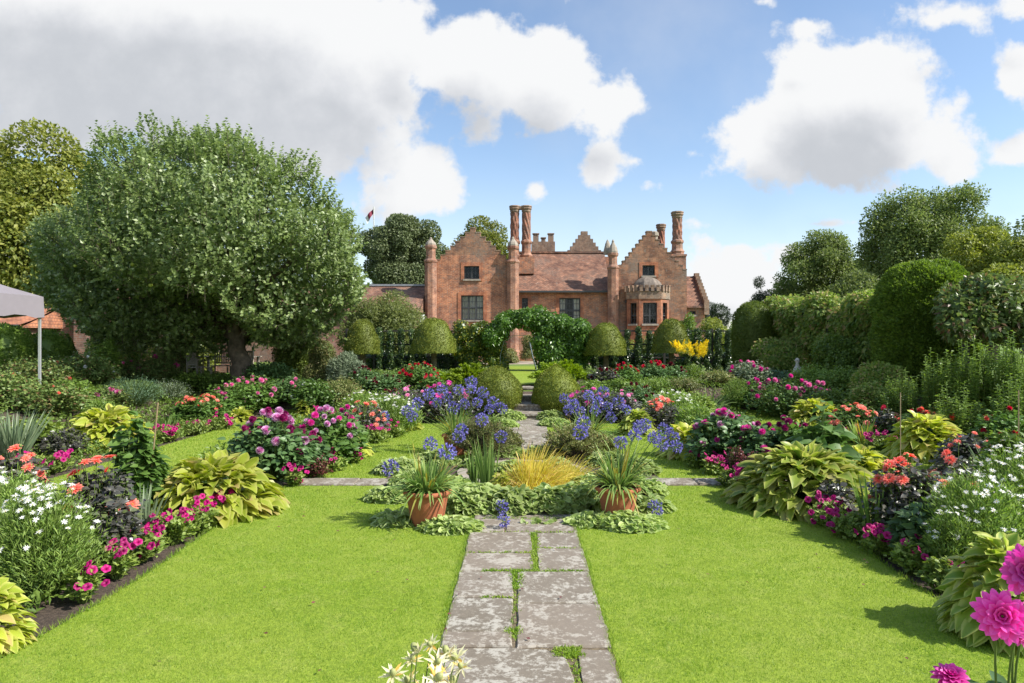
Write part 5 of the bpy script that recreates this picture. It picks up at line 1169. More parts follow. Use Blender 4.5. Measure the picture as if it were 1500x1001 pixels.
# kinds -----------------------------------------------------------------
def newthing(name, px, d, label, cat, group, rz=0, dz=0, loc=None):
    t = bpy.data.objects.new(name, None); COL.objects.link(t); x, y, z = loc or place(px, d); t.location = (x, y, z+dz); t.rotation_euler = (0, 0, rz); tag(t, label, cat, group); return t
def HH(px, d, top): x, y, z = place(px, d); return max(.12, wz(top, d)-z)
SEED = [500]
def nseed(): SEED[0] += 1; return SEED[0]
def far_k(d): return 1.0 if d < 8 else .8 if d < 12 else .6
def dahlia(px, d, hw, top, petal, nb, br, label, leaf='dahlia leaf', kind='ball', group=None, petal2=None, L=None, name='dahlia', ymin=None, dens=1., bud=True):
    RS = np.random.RandomState(nseed()); R = hw*d/1000; H = HH(px, d, top); t = newthing(name, px, d, label, 'flowering plant', group or 'dahlias in the borders')
    g = Geo(); L = L or (.12 if d < 13 else .13); vol = R*R*H; ns = int(np.clip(120*(R/.4)**1.2*dens, 40, 190)); nl = int((15 if d < 12 else 11))
    Hf = H*.86
    bushy(g, RS, R, Hf, ns, nl, L, L*.27, OVATE if d < 11 else QUAD, 0)
    if nb:
        nb = int(nb*1.5); E, N = dome_pts(RS, R*.9, H, nb, .95, 1.0); E[:, 2] = np.maximum(E[:, 2], H*.45); E[:, 2] += RS.uniform(-.05, .03, nb)
        S0 = E*np.array([.8, .8, .62]); g.tubes(np.stack([S0, (S0+E)/2+RS.normal(size=E.shape)*.01, E-np.array([0, 0, .01])], 1), .0035, 4, 1)
        for i in range(nb):
            p2 = petal2 and RS.rand() < .4
            dirv = N[i]*.5+np.array([0, -.45, .55])+RS.normal(size=3)*.3; s = br*RS.uniform(.75, 1.15)
            put_bloom(t, fl(kind, petal2 if p2 else petal, RS.randint(2)), E[i], dirv, s, RS)
        if bud:
            nbud = max(3, nb//2); E2, _ = dome_pts(RS, R*.9, H*1.04, nbud, .9); S0 = E2*np.array([.85, .85, .7]); g.tubes(np.stack([S0, E2], 1), .003, 4, 1)
            for e in E2: sphere(g, e, .016, 6, 4, 1)
    link('foliage', g.mesh('foliage', [leaf, 'stem green'], True), t); return t
HM = {}
def hosta(px, d, hw, top, label, leaf='hosta leaf', n=None, seed=None, L=.30, rz=None):
    RS = np.random.RandomState(nseed()); R = hw*d/1000; H = HH(px, d, top); t = newthing('hosta', px, d, label, 'hosta', 'hostas along the lawn edges')
    g = Geo(); L = min(L, R*.62); n = int((n or np.clip(150*(R/.55)**1.6, 60, 260))*1.55); L *= .74; f = (np.arange(n)+.5)/n; a = np.arange(n)*2.39996+RS.normal(size=n)*.25
    q = f**.6; r = (R-L*.75)*q*(.85+.3*RS.rand(n)); z = H*(1-.78*q**3.0)*(.80+.22*RS.rand(n)); P = np.stack([r*np.cos(a), r*np.sin(a), np.maximum(z-.05, .07)], 1)
    el = .85-.85*q+RS.normal(size=n)*.22; D = np.stack([np.cos(a)*np.cos(el), np.sin(a)*np.cos(el), np.sin(el)], 1)+RS.normal(size=(n, 3))*.20; N = np.stack([np.zeros(n), np.zeros(n), np.ones(n)], 1)+RS.normal(size=(n, 3))*.32
    Ls = L*(.75+.5*RS.rand(n)); leaves(g, P, D, N, Ls, Ls*.30, HOSTA, 0, .16+.28*q, RS=RS)
    low = n//3; a = RS.rand(low)*6.28; r = (R-L*.6)*(.6+.4*RS.rand(low)); P = np.stack([r*np.cos(a), r*np.sin(a), H*.25*RS.rand(low)+.06], 1)
    leaves(g, P, np.stack([np.cos(a), np.sin(a), -.15+np.zeros(low)], 1), N[:low], L, L*.28, HOSTA, 0, .35, RS=RS)
    P0 = np.zeros((n, 3)); PT = np.stack([np.c_[.06*np.cos(f*99), .06*np.sin(f*99), 0*f], np.stack([.5*(R-L*.75)*q*np.cos(a[0]*0+np.arange(n)*2.39996), .5*(R-L*.75)*q*np.sin(np.arange(n)*2.39996), H*.5*(1-.4*q)], 1)], 1)
    g.tubes(PT, .005, 4, 1)
    link('foliage', g.mesh('foliage', [leaf, 'stem green'], True), t); return t
PM = {}
def petunia(px, d, hw, top, nb, label, petal='petunia petal', petal2='dark petunia petal', br=.034):
    RS = np.random.RandomState(nseed()); R = hw*d/1000; H = HH(px, d, top) if top else .27; t = newthing('petunia_clump', px, d, label, 'petunias', 'petunias edging the borders')
    g = Geo(); E, N = bushy(g, RS, R, H*.92, int(np.clip(R*340, 44, 140)), 14 if d < 9 else 8, .050 if d < 9 else .065, .016, QUAD, 0, .4, .2)
    link('foliage', g.mesh('foliage', ['petunia leaf', 'stem green'], True), t)
    nb = int(nb*1.4); k = max(2, nb//5); cl, cn = dome_pts(RS, R*.92, H*1.0, k); 
    for i in range(nb):
        c_ = cl[RS.randint(k)]; p = c_+RS.normal(size=3)*np.array([.07, .07, .035]); p[2] = max(.10, p[2]+.03); dv = np.array([RS.normal()*.5, -.7+RS.normal()*.3, .7])
        put_bloom(t, fl('petunia', petal if RS.rand() < .65 else petal2, RS.randint(2)), p, dv, br*RS.uniform(.8, 1.15), RS)
def daisies(px, d, hw, top, nb, label, br=.03, leaf='feather leaf'):
    br *= .82; nb = int(nb*1.5)
    RS = np.random.RandomState(nseed()); R = hw*d/1000; H = HH(px, d, top); t = newthing('white_daisy_bush', px, d, label, 'flowering plant', 'white daisy bushes')
    g = Geo(); n = int(np.clip(150*R/.4, 60, 200)); bushy(g, RS, R, H*.93, int(n*1.3), 50 if d < 9 else 22, .052 if d < 9 else .08, .0040 if d < 9 else .008, TINY, 0, .8, .1, spread=.12)
    link('foliage', g.mesh('foliage', [leaf, 'stem green'], True), t); E, N = dome_pts(RS, R, H, nb, .92)
    for i in range(nb): put_bloom(t, fl('daisy', 'white petal', RS.randint(2)), E[i]+RS.normal(size=3)*.03, N[i]*.3+np.array([0, -.35, .8])+RS.normal(size=3)*.2, br*RS.uniform(.8, 1.2), RS)
def straps(px, d, hw, top, label, leaf='iris leaf', n=60, W=.012, lean=.35, name='iris_clump', cat='grassy plant', base=.3, droop=.25, loc=None, group='strap leaved plants', jit=.1, wv=STRAP, H=None):
    RS = np.random.RandomState(nseed()); R = hw*d/1000; H = H or HH(px, d, top); t = newthing(name, px, d, label, cat, group, loc=loc)
    g = Geo(); a = RS.rand(n)*6.28; r = R*base*RS.rand(n)**.5; P = np.stack([r*np.cos(a), r*np.sin(a), np.zeros(n)], 1); a2 = a+RS.normal(size=n)*.5; e = lean*RS.rand(n)**.7
    D = np.stack([np.cos(a2)*np.sin(e), np.sin(a2)*np.sin(e), np.cos(e)], 1); leaves(g, P, D, RS.normal(size=(n, 3))*.5+np.stack([np.cos(a2), np.sin(a2), 0*a], 1)*-1, H*(.65+.5*RS.rand(n)), W, wv, 0, droop*(.4+RS.rand(n)), RS=RS)
    link('foliage', g.mesh('foliage', [leaf], True), t); return t
def fountain(g, RS, n, H, R, W, z0, base=.1, droop=(1.0, 1.9), T=STRAP, m=0):
    droop = (droop[0]*.55, droop[1]*.62); a = RS.rand(n)*6.28; r = base*RS.rand(n)**.5; P = np.stack([r*np.cos(a), r*np.sin(a), np.full(n, z0)], 1); e = RS.uniform(.15, 1.05, n)
    D = np.stack([np.cos(a)*np.sin(e), np.sin(a)*np.sin(e), np.cos(e)], 1); L = (H+R)*.62*(.7+.6*RS.rand(n))
    leaves(g, P, D, np.stack([-np.cos(a)*np.cos(e), -np.sin(a)*np.cos(e), np.sin(e)], 1)+RS.normal(size=(n, 3))*.2, L, W, T, m, RS.uniform(*droop, n)*np.sin(e)*.9, RS=RS)
def pot(t_loc, label, r=.235, h=.34, group='terracotta pots around the pond'):
    t = newthing('terracotta_pot', 0, 1, label, 'pot', group, loc=t_loc)
    g = Geo(); g.lathe([(r*.62, .0), (r*.66, .012), (r*.68, .03), (r*.86, h*.72), (r*.90, h*.84), (r*.90, h*.845), (r*.93, h*.85), (r*.93, h*.865)], 40, (0, 0), 0); link('body', g.mesh('body', ['terracotta'], True), t)
    g = Geo(); q = np.linspace(-1.6, 1.9, 9); g.lathe([(r*.925, h*.868)]+[(r*(.95+.085*math.cos(x)), h*(.93+.068*math.sin(x))) for x in q]+[(r*.90, h*.985), (r*.84, h*.95), (r*.82, h*.84)], 40, (0, 0), 0, cap=False); link('rim', g.mesh('rim', ['terracotta'], True), t)
    g = Geo(); n = 30; a = np.arange(n)*6.2832/n; g.add(np.c_[r*.83*np.cos(a), r*.83*np.sin(a), np.full(n, h*.89)], [tuple(range(n))]); link('soil', g.mesh('soil', ['potting soil']), t)
def agapanthus(px, d, label, heads, hr, n=230, z0=.30, Lh=.40, R=.48, W=.0085, loc=None, group='agapanthus by the pond', leaf='strap leaf'):
    """heads: list of (px, py[, dd]) positions of flower heads"""
    RS = np.random.RandomState(nseed()); loc = loc or place(px, d); t = newthing('agapanthus', px, d, label, 'flowering plant', group, loc=loc)
    g = Geo(); fountain(g, RS, n, Lh, R, W, z0); link('foliage', g.mesh('foliage', [leaf], True), t)
    for h in heads:
        dd = d+(h[2] if len(h) > 2 else RS.uniform(-.3, .3)); e = np.array([wx(h[0], dd)-loc[0], dd-loc[1], wz(h[1], dd)-loc[2]]); s = np.array([RS.normal()*.06, RS.normal()*.06, z0])
        c_ = s+(e-s)*.5+np.array([0, 0, .12*np.linalg.norm(e[:2])]); q = np.linspace(0, 1, 9)[:, None]; Q = (1-q)**2*s+2*q*(1-q)*c_+q*q*e
        gs = Geo(); gs.tubes([Q], .0045, 5); st = link('flower_stalk', gs.mesh('flower_stalk', ['stem green'], True), t)
        put_bloom(st, fl('umbel', 'agapanthus petal', RS.randint(3)), e, (e-c_)+np.array([0, 0, .3]), hr*RS.uniform(.85, 1.15), RS, 'flower_head')
def leafy(px, d, hw, top, label, leaf='green leaf', L=.09, W=.022, T=QUAD, dens=1., name='perennial', cat='plant', up=.3, group='leafy perennials in the borders', blooms=None, droop=.3):
    RS = np.random.RandomState(nseed()); R = hw*d/1000; H = HH(px, d, top); t = newthing(name, px, d, label, cat, group)
    g = Geo(); ns = int(np.clip(110*(R/.4)*dens, 30, 240)); nl = int(np.clip(26*H/.8*(.09/L)**.6, 10, 46)); bushy(g, RS, R, H, ns, nl, L, W, T, 0, up, droop, spread=.09)
    link('foliage', g.mesh('foliage', [leaf, 'stem green'], True), t)
    if blooms:
        kind, petal, nb, br = blooms; E, N = dome_pts(RS, R*.95, H*1.03, nb, .95)
        for i in range(nb): put_bloom(t, fl(kind, petal, RS.randint(2)), E[i], N[i]*.4+np.array([0, -.4, .6])+RS.normal(size=3)*.3, br*RS.uniform(.75, 1.2), RS)
    return t
def spires(px, d, hw, top, label, leaf='green leaf', n=26, L=.14, W=.021, name='tall_perennial', group='tall leafy perennials'):
    RS = np.random.RandomState(nseed()); R = hw*d/1000; H = HH(px, d, top); t = newthing(name, px, d, label, 'plant', group)
    g = Geo(); a = RS.rand(n)*6.28; r = R*RS.rand(n)**.5; h = H*(1-.35*(r/R)**2)*RS.uniform(.72, 1.05, n); B = np.stack([r*.7*np.cos(a), r*.7*np.sin(a), 0*a], 1); E = np.stack([r*1.15*np.cos(a), r*1.15*np.sin(a), h], 1)+RS.normal(size=(n, 3))*.03
    g.tubes(np.stack([B, (B+E)/2, E], 1), .006, 5, 1); M_ = int(46*H/1.3); f = np.linspace(.08, 1, M_)[None].repeat(n, 0)[..., None]; P = B[:, None]*(1-f)+E[:, None]*f; a = np.arange(M_)[None]*2.4+RS.rand(n, 1)*6
    D = np.stack([np.cos(a), np.sin(a), np.full_like(a, .75)], 2); P = P.reshape(-1, 3); k = len(P)
    leaves(g, P, D.reshape(-1, 3)+RS.normal(size=(k, 3))*.15, np.array([0, 0, 1.])+RS.normal(size=(k, 3))*.3, L*(1.15-.6*f.reshape(-1))*(.8+.4*RS.rand(k)), W, QUAD, 0, .45, rnd=np.clip(.6*RS.rand(k)+.4*f.reshape(-1), 0, .9))
    link('foliage', g.mesh('foliage', [leaf, 'stem green'], True), t); return t
def mantle(px, d, hw, label, h=.16, n=None, leaf='mantle leaf', ypad=.7, group='crinkled green mound plants round the pond', rot=0, L=.075):
    RS = np.random.RandomState(nseed()); R = hw*d/1000; t = newthing('mound_plant', px, d, label, 'ground cover plant', group)
    g = Geo(); h = h*1.25 if h > .06 else h; n = n or int(np.clip(900*R*R*ypad/.09*1.1, 200, 1800)); a = RS.rand(n)*6.28; q = RS.rand(n)**.5; z = h*np.sqrt(1-(q*.95)**2)*(.55+.5*RS.rand(n)); P = np.stack([R*q*np.cos(a), R*ypad*q*np.sin(a), np.maximum(.02, z)], 1)
    D = np.stack([np.cos(a), np.sin(a), -.05+0*a], 1)+RS.normal(size=(n, 3))*.5; leaves(g, P, D, np.array([0, 0, 1.])+np.stack([np.cos(a), np.sin(a), 0*a], 1)*q[:, None]*.8+RS.normal(size=(n, 3))*.28, L*(.6+.7*RS.rand(n)), L*.48, ROUND, 0, .15, RS=RS)
    link('foliage', g.mesh('foliage', [leaf], True), t); return t
# ================================================================== THE ROUND BED AND ITS POTS
lp = (wx(626, 6.95), 6.95, .03); rp = (wx(905, 7.15), 7.15, .05)
pot(lp, 'terracotta pot left of the path end, nearest the camera', .24, .36); pot(rp, 'terracotta pot right of the path end, half sunk in crinkled leaves', .235, .33)
agapanthus(626, 6.95, 'potted agapanthus left of the path end with arching strap leaves and three blue heads', [(630,651,.1),(655,663,-.1),(573,686,0),(735,743,.2),(737,763,-.2),(598,640,.9)][:5], .085, 240, .31, loc=lp, Lh=.34, R=.42, W=.0115)
agapanthus(905, 7.15, 'potted agapanthus right of the path end with a crowd of blue heads leaning right', [(909,648,0),(930,638,.1),(945,622,.5),(958,642,-.1),(972,628,.3),(985,640,.2),(937,626,.6),(968,650,0),(960,745,-.1),(990,655,.1)], .082, 240, .30, loc=rp, Lh=.34, R=.42, W=.0115)
lp2 = (wx(668, 11.2), 11.2, .03); rp2 = (wx(862, 11.2), 11.2, .03)
pot(lp2, 'terracotta pot on the far left side of the pond, mostly hidden', .23, .34); pot(rp2, 'terracotta pot on the far right side of the pond, mostly hidden', .23, .34)
rr = np.random.RandomState(77)
agapanthus(668, 11.2, 'agapanthus on the far left of the pond under a cloud of violet blue heads', [(676,630,-1.2),(707,576,.2),(690,570,.3),(672,572,0),(655,582,0),(640,590,.2),(628,578,.4),(700,590,.1),(716,600,-.3),(722,590,-.2),(680,592,0),(664,598,-.1),(648,572,.5),(612,592,.3),(596,602,.2),(604,610,0),(735,598,-.2),(690,560,.5),(706,615,-1),(734,640,-1.5),(672,640,-1.4)], .105, 130, .30, loc=lp2, Lh=.42, R=.5)
agapanthus(862, 11.2, 'agapanthus on the far right of the pond under violet blue heads', [(826,584,.2),(840,592,0),(862,580,.3),(876,590,.2),(890,596,0),(850,603,-.1),(855,620,-1.3),(850,634,-1.5),(906,590,.3),(918,600,.1),(872,602,0),(833,600,-.2),(895,612,-.2),(884,574,.5)], .105, 130, .30, loc=rp2, Lh=.42, R=.5)
# crinkled mounds ring
for px, d, hw, lab, h in ((585, 7.0, 38, 'crinkled green mound at the left foot of the near left pot', .10), (660, 6.75, 42, 'bright crinkled mound between the near left pot and the paving', .11), (575, 8.0, 36, 'crinkled mound left of the potted agapanthus, at the left end of the ring', .14),
    (700, 7.55, 48, 'crinkled mound at the left front of the round bed', .24), (752, 7.45, 42, 'crinkled mound at the middle front of the round bed below the golden grass', .22), (805, 7.5, 42, 'crinkled mound right of the middle in the front of the round bed', .23), (848, 7.6, 36, 'crinkled mound at the right front of the round bed', .24),
    (868, 6.95, 34, 'low crinkled mound left of the near right pot', .10), (925, 6.85, 46, 'low spreading crinkled mound in front of the near right pot', .12), (950, 7.5, 32, 'crinkled mound to the right of the near right pot', .14), (945, 8.3, 30, 'crinkled mound at the right end of the ring', .16), (610, 8.7, 38, 'crinkled mound behind the near left pot', .18), (905, 8.9, 36, 'crinkled mound behind the near right pot', .18), (585, 9.6, 34, 'crinkled mound at the left of the round bed where the cross path ends', .18), (930, 9.6, 34, 'crinkled mound at the right of the round bed where the cross path ends', .18), (640, 10.3, 32, 'crinkled mound at the far left of the round bed', .18), (890, 10.2, 30, 'crinkled mound at the far right of the round bed', .18), (655, 8.2, 40, 'crinkled mound just inside the ring on the left', .2), (862, 8.3, 30, 'crinkled mound just inside the ring on the right', .2), (752, 9.75, 26, 'crinkled mound hiding the near rim of the little pond', .14), (800, 10.9, 34, 'crinkled mound at the back of the pond on the right', .16), (742, 11.0, 24, 'crinkled mound at the back of the pond on the left', .16), (815, 9.5, 26, 'crinkled mound behind the straw coloured tussock', .2), (700, 9.9, 26, 'crinkled mound at the back of the round bed left of the paving', .15),
    (738, 14.7, 20, 'variegated low mound left of the path below the steps', .16), (812, 14.9, 22, 'low green mound right of the path below the steps', .16), (748, 16.0, 20, 'frothy white flecked mound at the left foot of the steps', .2), (808, 16.0, 20, 'small leafy mound at the right foot of the steps', .2)):
    mantle(px, d, hw, lab, h, L=.075 if d < 9 else .07)
mantle(776, 6.93, 7, 'tiny tuft of crinkled leaves sprouting between the paving slabs', .05, 22); mantle(795, 6.98, 12, 'small tuft of crinkled leaves on the paving before the round bed', .06, 40)
def sedge(px, d, hw, top, label, leaf='gold grass leaf', n=900, seed=3, sway=.3):
    RS = np.random.RandomState(seed); R = hw*d/1000; H = HH(px, d, top); t = newthing('golden_sedge', px, d, label, 'ornamental grass', 'golden sedge'); g = Geo()
    a = RS.rand(n)*6.28; r = .13*RS.rand(n)**.5; e = RS.uniform(.05, .95, n); P = np.stack([r*np.cos(a), r*np.sin(a), 0*a], 1); D = np.stack([np.cos(a)*np.sin(e)+sway*.5, np.sin(a)*np.sin(e), np.cos(e)], 1)
    leaves(g, P, D, rdir(RS, n), H*(1.25+.7*RS.rand(n)), .004, STRAP4, 0, .35+.75*np.sin(e), RS=RS); link('foliage', g.mesh('foliage', [leaf], True), t)
sedge(780, 8.15, 52, 652, 'fountain of golden yellow sedge in the middle of the round bed'); sedge(828, 8.5, 40, 668, 'tan and straw coloured grass tussock right of the golden sedge', n=650, seed=4, sway=.5)
straps(715, 8.35, 24, 640, 'upright lime iris leaves left of the golden sedge', n=44, W=.011, lean=.25, droop=.05)
straps(695, 8.7, 16, 660, 'second clump of upright iris leaves further left in the round bed', n=24, W=.011, lean=.22, droop=.05)
leafy(735, 8.1, 12, 690, 'yellow and orange leaved little plant between iris and sedge', 'gold hosta leaf', .06, .022, QUAD)
def weepy(px, d, hw, top, label, seed, leaf='olive twig leaf'):
    RS = np.random.RandomState(seed); R = hw*d/1000; H = HH(px, d, top); t = newthing('spreading_shrub', px, d, label, 'shrub', 'olive twiggy shrubs behind the pond'); g = Geo(); k = 150; E, N = dome_pts(RS, R, H, k); E += RS.normal(size=E.shape)*.05; B = E*np.array([.2, .2, .2])
    g.tubes(np.stack([B, B*.4+E*.6+np.array([0, 0, .05]), E], 1), .004, 4, 1); f = .25+.75*RS.rand(k, 60)[..., None]; P = (B[:, None]*(1-f)+E[:, None]*f)+np.array([0, 0, .08])*np.sin(f*3.14)+RS.normal(size=(k, 60, 3))*.018; P = P.reshape(-1, 3)
    leaves(g, P, (unit(E-B)[:, None].repeat(60, 1)).reshape(-1, 3)+RS.normal(size=P.shape)*.7, rdir(RS, len(P))+np.array([0, 0, .8]), .038, .009, TINY, 0, RS=RS); link('foliage', g.mesh('foliage', [leaf, 'branch']), t)
weepy(705, 10.6, 50, 618, 'olive brown twiggy shrub left of the path behind the pond', 5); weepy(842, 10.7, 52, 626, 'olive brown twiggy shrub right of the path behind the pond', 6)
weepy(745, 11.5, 22, 640, 'low twiggy sprays leaning over the left edge of the far paving', 7); weepy(880, 11.3, 30, 645, 'smaller olive twiggy shrub beside the right lawn', 8)
straps(690, 13.2, 34, 600, 'pale green arching leaves behind the left pond shrub', 'green leaf', 110, .012, .8, 'grassy_clump', droop=.5); straps(838, 13.4, 34, 598, 'arching strap leaves behind the right pond shrub', 'strap leaf', 110, .012, .8, 'grassy_clump', droop=.5)
leafy(718, 12.6, 26, 610, 'soft light green plant by the far paving on the left', 'green leaf', .05, .014, QUAD)
# ================================================================== LEFT BORDER BESIDE THE LAWN
hosta(-22, 4.15, 58, 850, 'golden hosta with browned edges at the bottom left corner', 'gold hosta leaf', 120, L=.26)
daisies(62, 5.05, 78, 712, 62, 'large feathery bush of white daisies at the lower left')
daisies(8, 5.7, 75, 694, 50, 'white daisy bush at the left edge behind the lower one')
dahlia(142, 6.0, 58, 668, 'coral petal', 9, .062, 'dark leaved dahlia with coral red flowers behind the lower left daisies', 'purple leaf', 'open', L=.085)
dahlia(20, 6.7, 48, 655, 'coral petal', 8, .055, 'coral dahlia at the left edge above the white daisies', 'purple leaf', 'open', L=.085)
leafy(165, 5.75, 36, 742, 'grey purple leaves low between white daisies and petunias', 'purple leaf', .075, .024, QUAD, name='dark_foliage_plant')
for px, d, hw, nb, lab, tp in ((122, 4.95, 24, 5, 'petunia with few purple blooms nearest the lower left corner', .2), (172, 5.45, 26, 8, 'small magenta petunias in front of the grey purple leaves', .28), (205, 5.85, 30, 18, 'dense cluster of magenta petunias left of the tall single stem', .3),
    (252, 6.35, 30, 16, 'magenta petunias between the iris leaves and the big lime hosta', .3), (292, 6.75, 30, 16, 'magenta petunias directly before the big lime hosta', .27), (325, 7.15, 24, 12, 'petunias tucked under the right front of the big lime hosta', .24)):
    petunia(px, d, hw, None, nb, lab)
straps(210, 6.4, 28, 705, 'grey-green iris fan between coral dahlia and big lime hosta', 'silver strap leaf', 40, .013, .4, droop=.12)
leafy(200, 6.95, 32, 612, 'tall rounded leaf plant in bud tied to a cane on the left', 'light dahlia leaf', .12, .045, OVATE, .38, up=.1)
hosta(312, 7.45, 100, 676, 'big lime yellow hosta spreading over the left lawn edge', 'gold hosta leaf', 300, L=.28)
leafy(268, 7.2, 14, 700, 'small twiggy plant with tiny leaves before the big lime hosta', 'olive twig leaf', .03, .01, QUAD, .6)
dahlia(398, 9.1, 58, 604, 'purple petal', 20, .062, 'lush dahlia loaded with lilac tipped purple balls, left of the cross path', 'dahlia leaf', 'ball', petal2='dark magenta petal')
dahlia(480, 10.2, 52, 600, 'purple petal', 15, .055, 'second purple dahlia, behind the left end of the cross path', 'light dahlia leaf', 'ball', petal2='magenta petal')
dahlia(445, 9.6, 34, 628, 'dark magenta petal', 9, .050, 'darker magenta dahlia squeezed between the two purple ones', 'dahlia leaf', 'ball')
leafy(467, 9.3, 17, 668, 'dark red stemmed plant at the left end of the cross path', 'dark red leaf', .045, .014, QUAD, name='dark_foliage_plant')
petunia(432, 8.75, 12, None, 10, 'narrow string of magenta petunias below the purple dahlia by the cross path')
petunia(487, 9.75, 22, None, 20, 'bright magenta petunias just behind the cross path on the left'); petunia(515, 10.4, 18, None, 12, 'petunias beside the left lawn between cross path and blue flower head')
hosta(512, 11.1, 34, 642, 'lime hosta behind the petunias on the left lawn edge', 'gold hosta leaf', 100); hosta(470, 10.9, 22, 648, 'smaller lime hosta under the second purple dahlia', 'gold hosta leaf', 60)
agapanthus(528, 11.5, 'low agapanthus with one blue head over the left lawn edge', [(528,655,0),(520,648,.3)], .11, 50, .02, .3, .25)
straps(528, 12.0, 24, 612, 'lime iris leaves under the salmon dahlia on the left', 'iris leaf', 50, .012, .5)
petunia(553, 12.5, 22, None, 16, 'petunias at the left lawn edge below the violet blue head'); petunia(578, 13.2, 16, None, 8, 'sparse petunias left of the far lawn corner')
dahlia(535, 12.9, 36, 588, 'salmon petal', 11, .062, 'dark leaved dahlia with salmon blooms before the far left daisies', 'purple leaf', 'open', L=.085)
daisies(578, 13.9, 40, 580, 42, 'white daisy bush at the far left corner of the lawn', .045, 'feather leaf')
agapanthus(556, 13.4, 'agapanthus with two blue heads beside the salmon dahlia', [(548,615,-.4),(562,612,-.4),(553,622,-.5)], .13, 50, .02, .3, .25)
hosta(600, 14.3, 20, 612, 'small golden hosta at the far left corner of the lawn', 'gold hosta leaf', 50)
leafy(556, 15.2, 45, 578, 'cream flecked bushy plant behind the far left daisies', 'feather leaf', .06, .012, QUAD, blooms=('daisy', 'white petal', 20, .04))
daisies(530, 14.8, 34, 574, 26, 'white daisies further back left of the salmon dahlia', .045)
dahlia(505, 12.0, 22, 596, 'magenta petal', 6, .055, 'pinkish purple dahlia behind the left lime hosta', 'dahlia leaf', 'ball')
# ================================================================== LEFT OUTER BORDER
straps(18, 10.2, 52, 592, 'large silvery sword leaved clump at the left edge', 'silver strap leaf', 130, .014, .6, droop=.1)
for px, d, hw, nb, lab in ((25, 9.2, 34, 14, 'petunias at the left edge below the silvery sword leaves'), (72, 9.7, 28, 12, 'petunias left of the outer hosta, beside the grass path'), (205, 12.3, 22, 8, 'petunias touching the right side of the left outer hosta'), (243, 12.8, 26, 20, 'purple and magenta petunias midway along the left outer border'),
    (283, 13.7, 24, 14, 'petunias between the grass path and the coral cluster'), (318, 14.4, 26, 22, 'crimson magenta petunias under the coral cluster')):
    petunia(px, d, hw, None, nb, lab, br=.045)
hosta(158, 12.0, 60, 600, 'spreading lime hosta in the left outer border', 'gold hosta leaf', 200)
hosta(352, 16.0, 24, 600, 'small lime hosta at the far end of the left grass path', 'gold hosta leaf', 60)
leafy(95, 10.9, 32, 632, 'dusky purple leaved plant left of the outer hosta', 'purple leaf', .07, .022, QUAD, name='dark_foliage_plant')
leafy(50, 11.2, 40, 620, 'bright green leafy plant beside the silvery sword leaves', 'petunia leaf', .10, .035, QUAD)
dahlia(292, 15.0, 42, 578, 'coral petal', 26, .055, 'massed coral and peach flowers in the left outer border', 'light dahlia leaf', 'open', petal2='salmon petal', bud=False)
straps(245, 13.6, 30, 600, 'lime iris leaves in the left outer border', 'iris leaf', 60, .014, .4)
dahlia(365, 17.3, 58, 552, 'pink petal', 17, .066, 'green dahlia bush dotted with pink balls below the apple trunk', 'light dahlia leaf', 'ball')
dahlia(425, 17.8, 42, 556, 'pink petal', 5, .06, 'pale bushy dahlia with few pink balls right of the apple trunk', 'dahlia leaf', 'ball', petal2='coral petal')
dahlia(330, 16.6, 34, 575, 'pink petal', 9, .062, 'lower pink ball dahlia before the garden chairs', 'light dahlia leaf', 'ball')
leafy(195, 15.2, 45, 556, 'blue green mound in the left outer border', 'blue green leaf', .05, .006, TINY, 1.3, up=.8, name='feathery_mound'); leafy(245, 16.5, 34, 560, 'greyish lavender like haze left of the coral cluster', 'grey leaf', .05, .008, TINY, up=.9, name='feathery_mound')
leafy(130, 13.8, 34, 590, 'fine grassy green plant behind the outer hosta', 'feather leaf', .10, .007, TINY, 1.2, up=1.2, name='feathery_mound')
G2 = 'rose and shrub growth at the far left'
for px, d, hw, tp, leaf, lab, bl in ((12, 13, 50, 552, 'rose leaf', 'tangled rose bush at the left edge above the sword leaves', None), (75, 12.8, 48, 566, 'rose leaf', 'rose bush with reddish young leaves behind the dusky plant', ('ball', 'salmon petal', 6, .035)), (60, 15.5, 60, 530, 'rose leaf', 'tall rose bush below the gazebo post', ('ball', 'salmon petal', 6, .04)),
    (125, 16.5, 44, 522, 'rose leaf', 'climbing rose before the brick garden wall', ('ball', 'white petal', 6, .04)), (157, 17.5, 17, 496, 'green leaf', 'slender tall rose shoot before the garden wall', None), (190, 18.5, 50, 530, 'rose leaf', 'leafy rose bush behind the blue green mound', ('ball', 'pink petal', 5, .05)), (233, 18.6, 30, 524, 'rose leaf', 'tall rose with two magenta blooms left of the chairs', ('ball', 'magenta petal', 3, .085)),
    (160, 14.6, 30, 570, 'rose leaf', 'green rose bush with pink rosettes behind the outer hosta', ('ball', 'pink petal', 4, .06)), (20, 16.5, 50, 535, 'vine leaf', 'leafy mass at the left edge in front of the box bush', None), (285, 18.5, 36, 548, 'green leaf', 'leafy green perennials before the garden chairs', None), (105, 14, 36, 560, 'green leaf', 'fresh green bush at the left between the roses', None)):
    leafy(px, d, hw, tp, lab, leaf, .075, .024, QUAD, 1.1, 'rose_bush' if 'rose' in leaf else 'perennial', group=G2, blooms=bl)
leafy(395, 19, 40, 535, 'dark glossy perennials at the foot of the apple tree', 'dahlia leaf', .10, .03, QUAD); leafy(460, 17.0, 34, 560, 'leafy perennial with cream buds right of the pale dahlia', 'light dahlia leaf', .09, .028, QUAD, blooms=('ball', 'white petal', 4, .05))
petunia(474, 16.2, 18, None, 12, 'magenta flowers at the far end of the left grass path', br=.05); hosta(448, 16.6, 18, 586, 'little golden hosta near the far end of the left grass path', 'gold hosta leaf', 50)
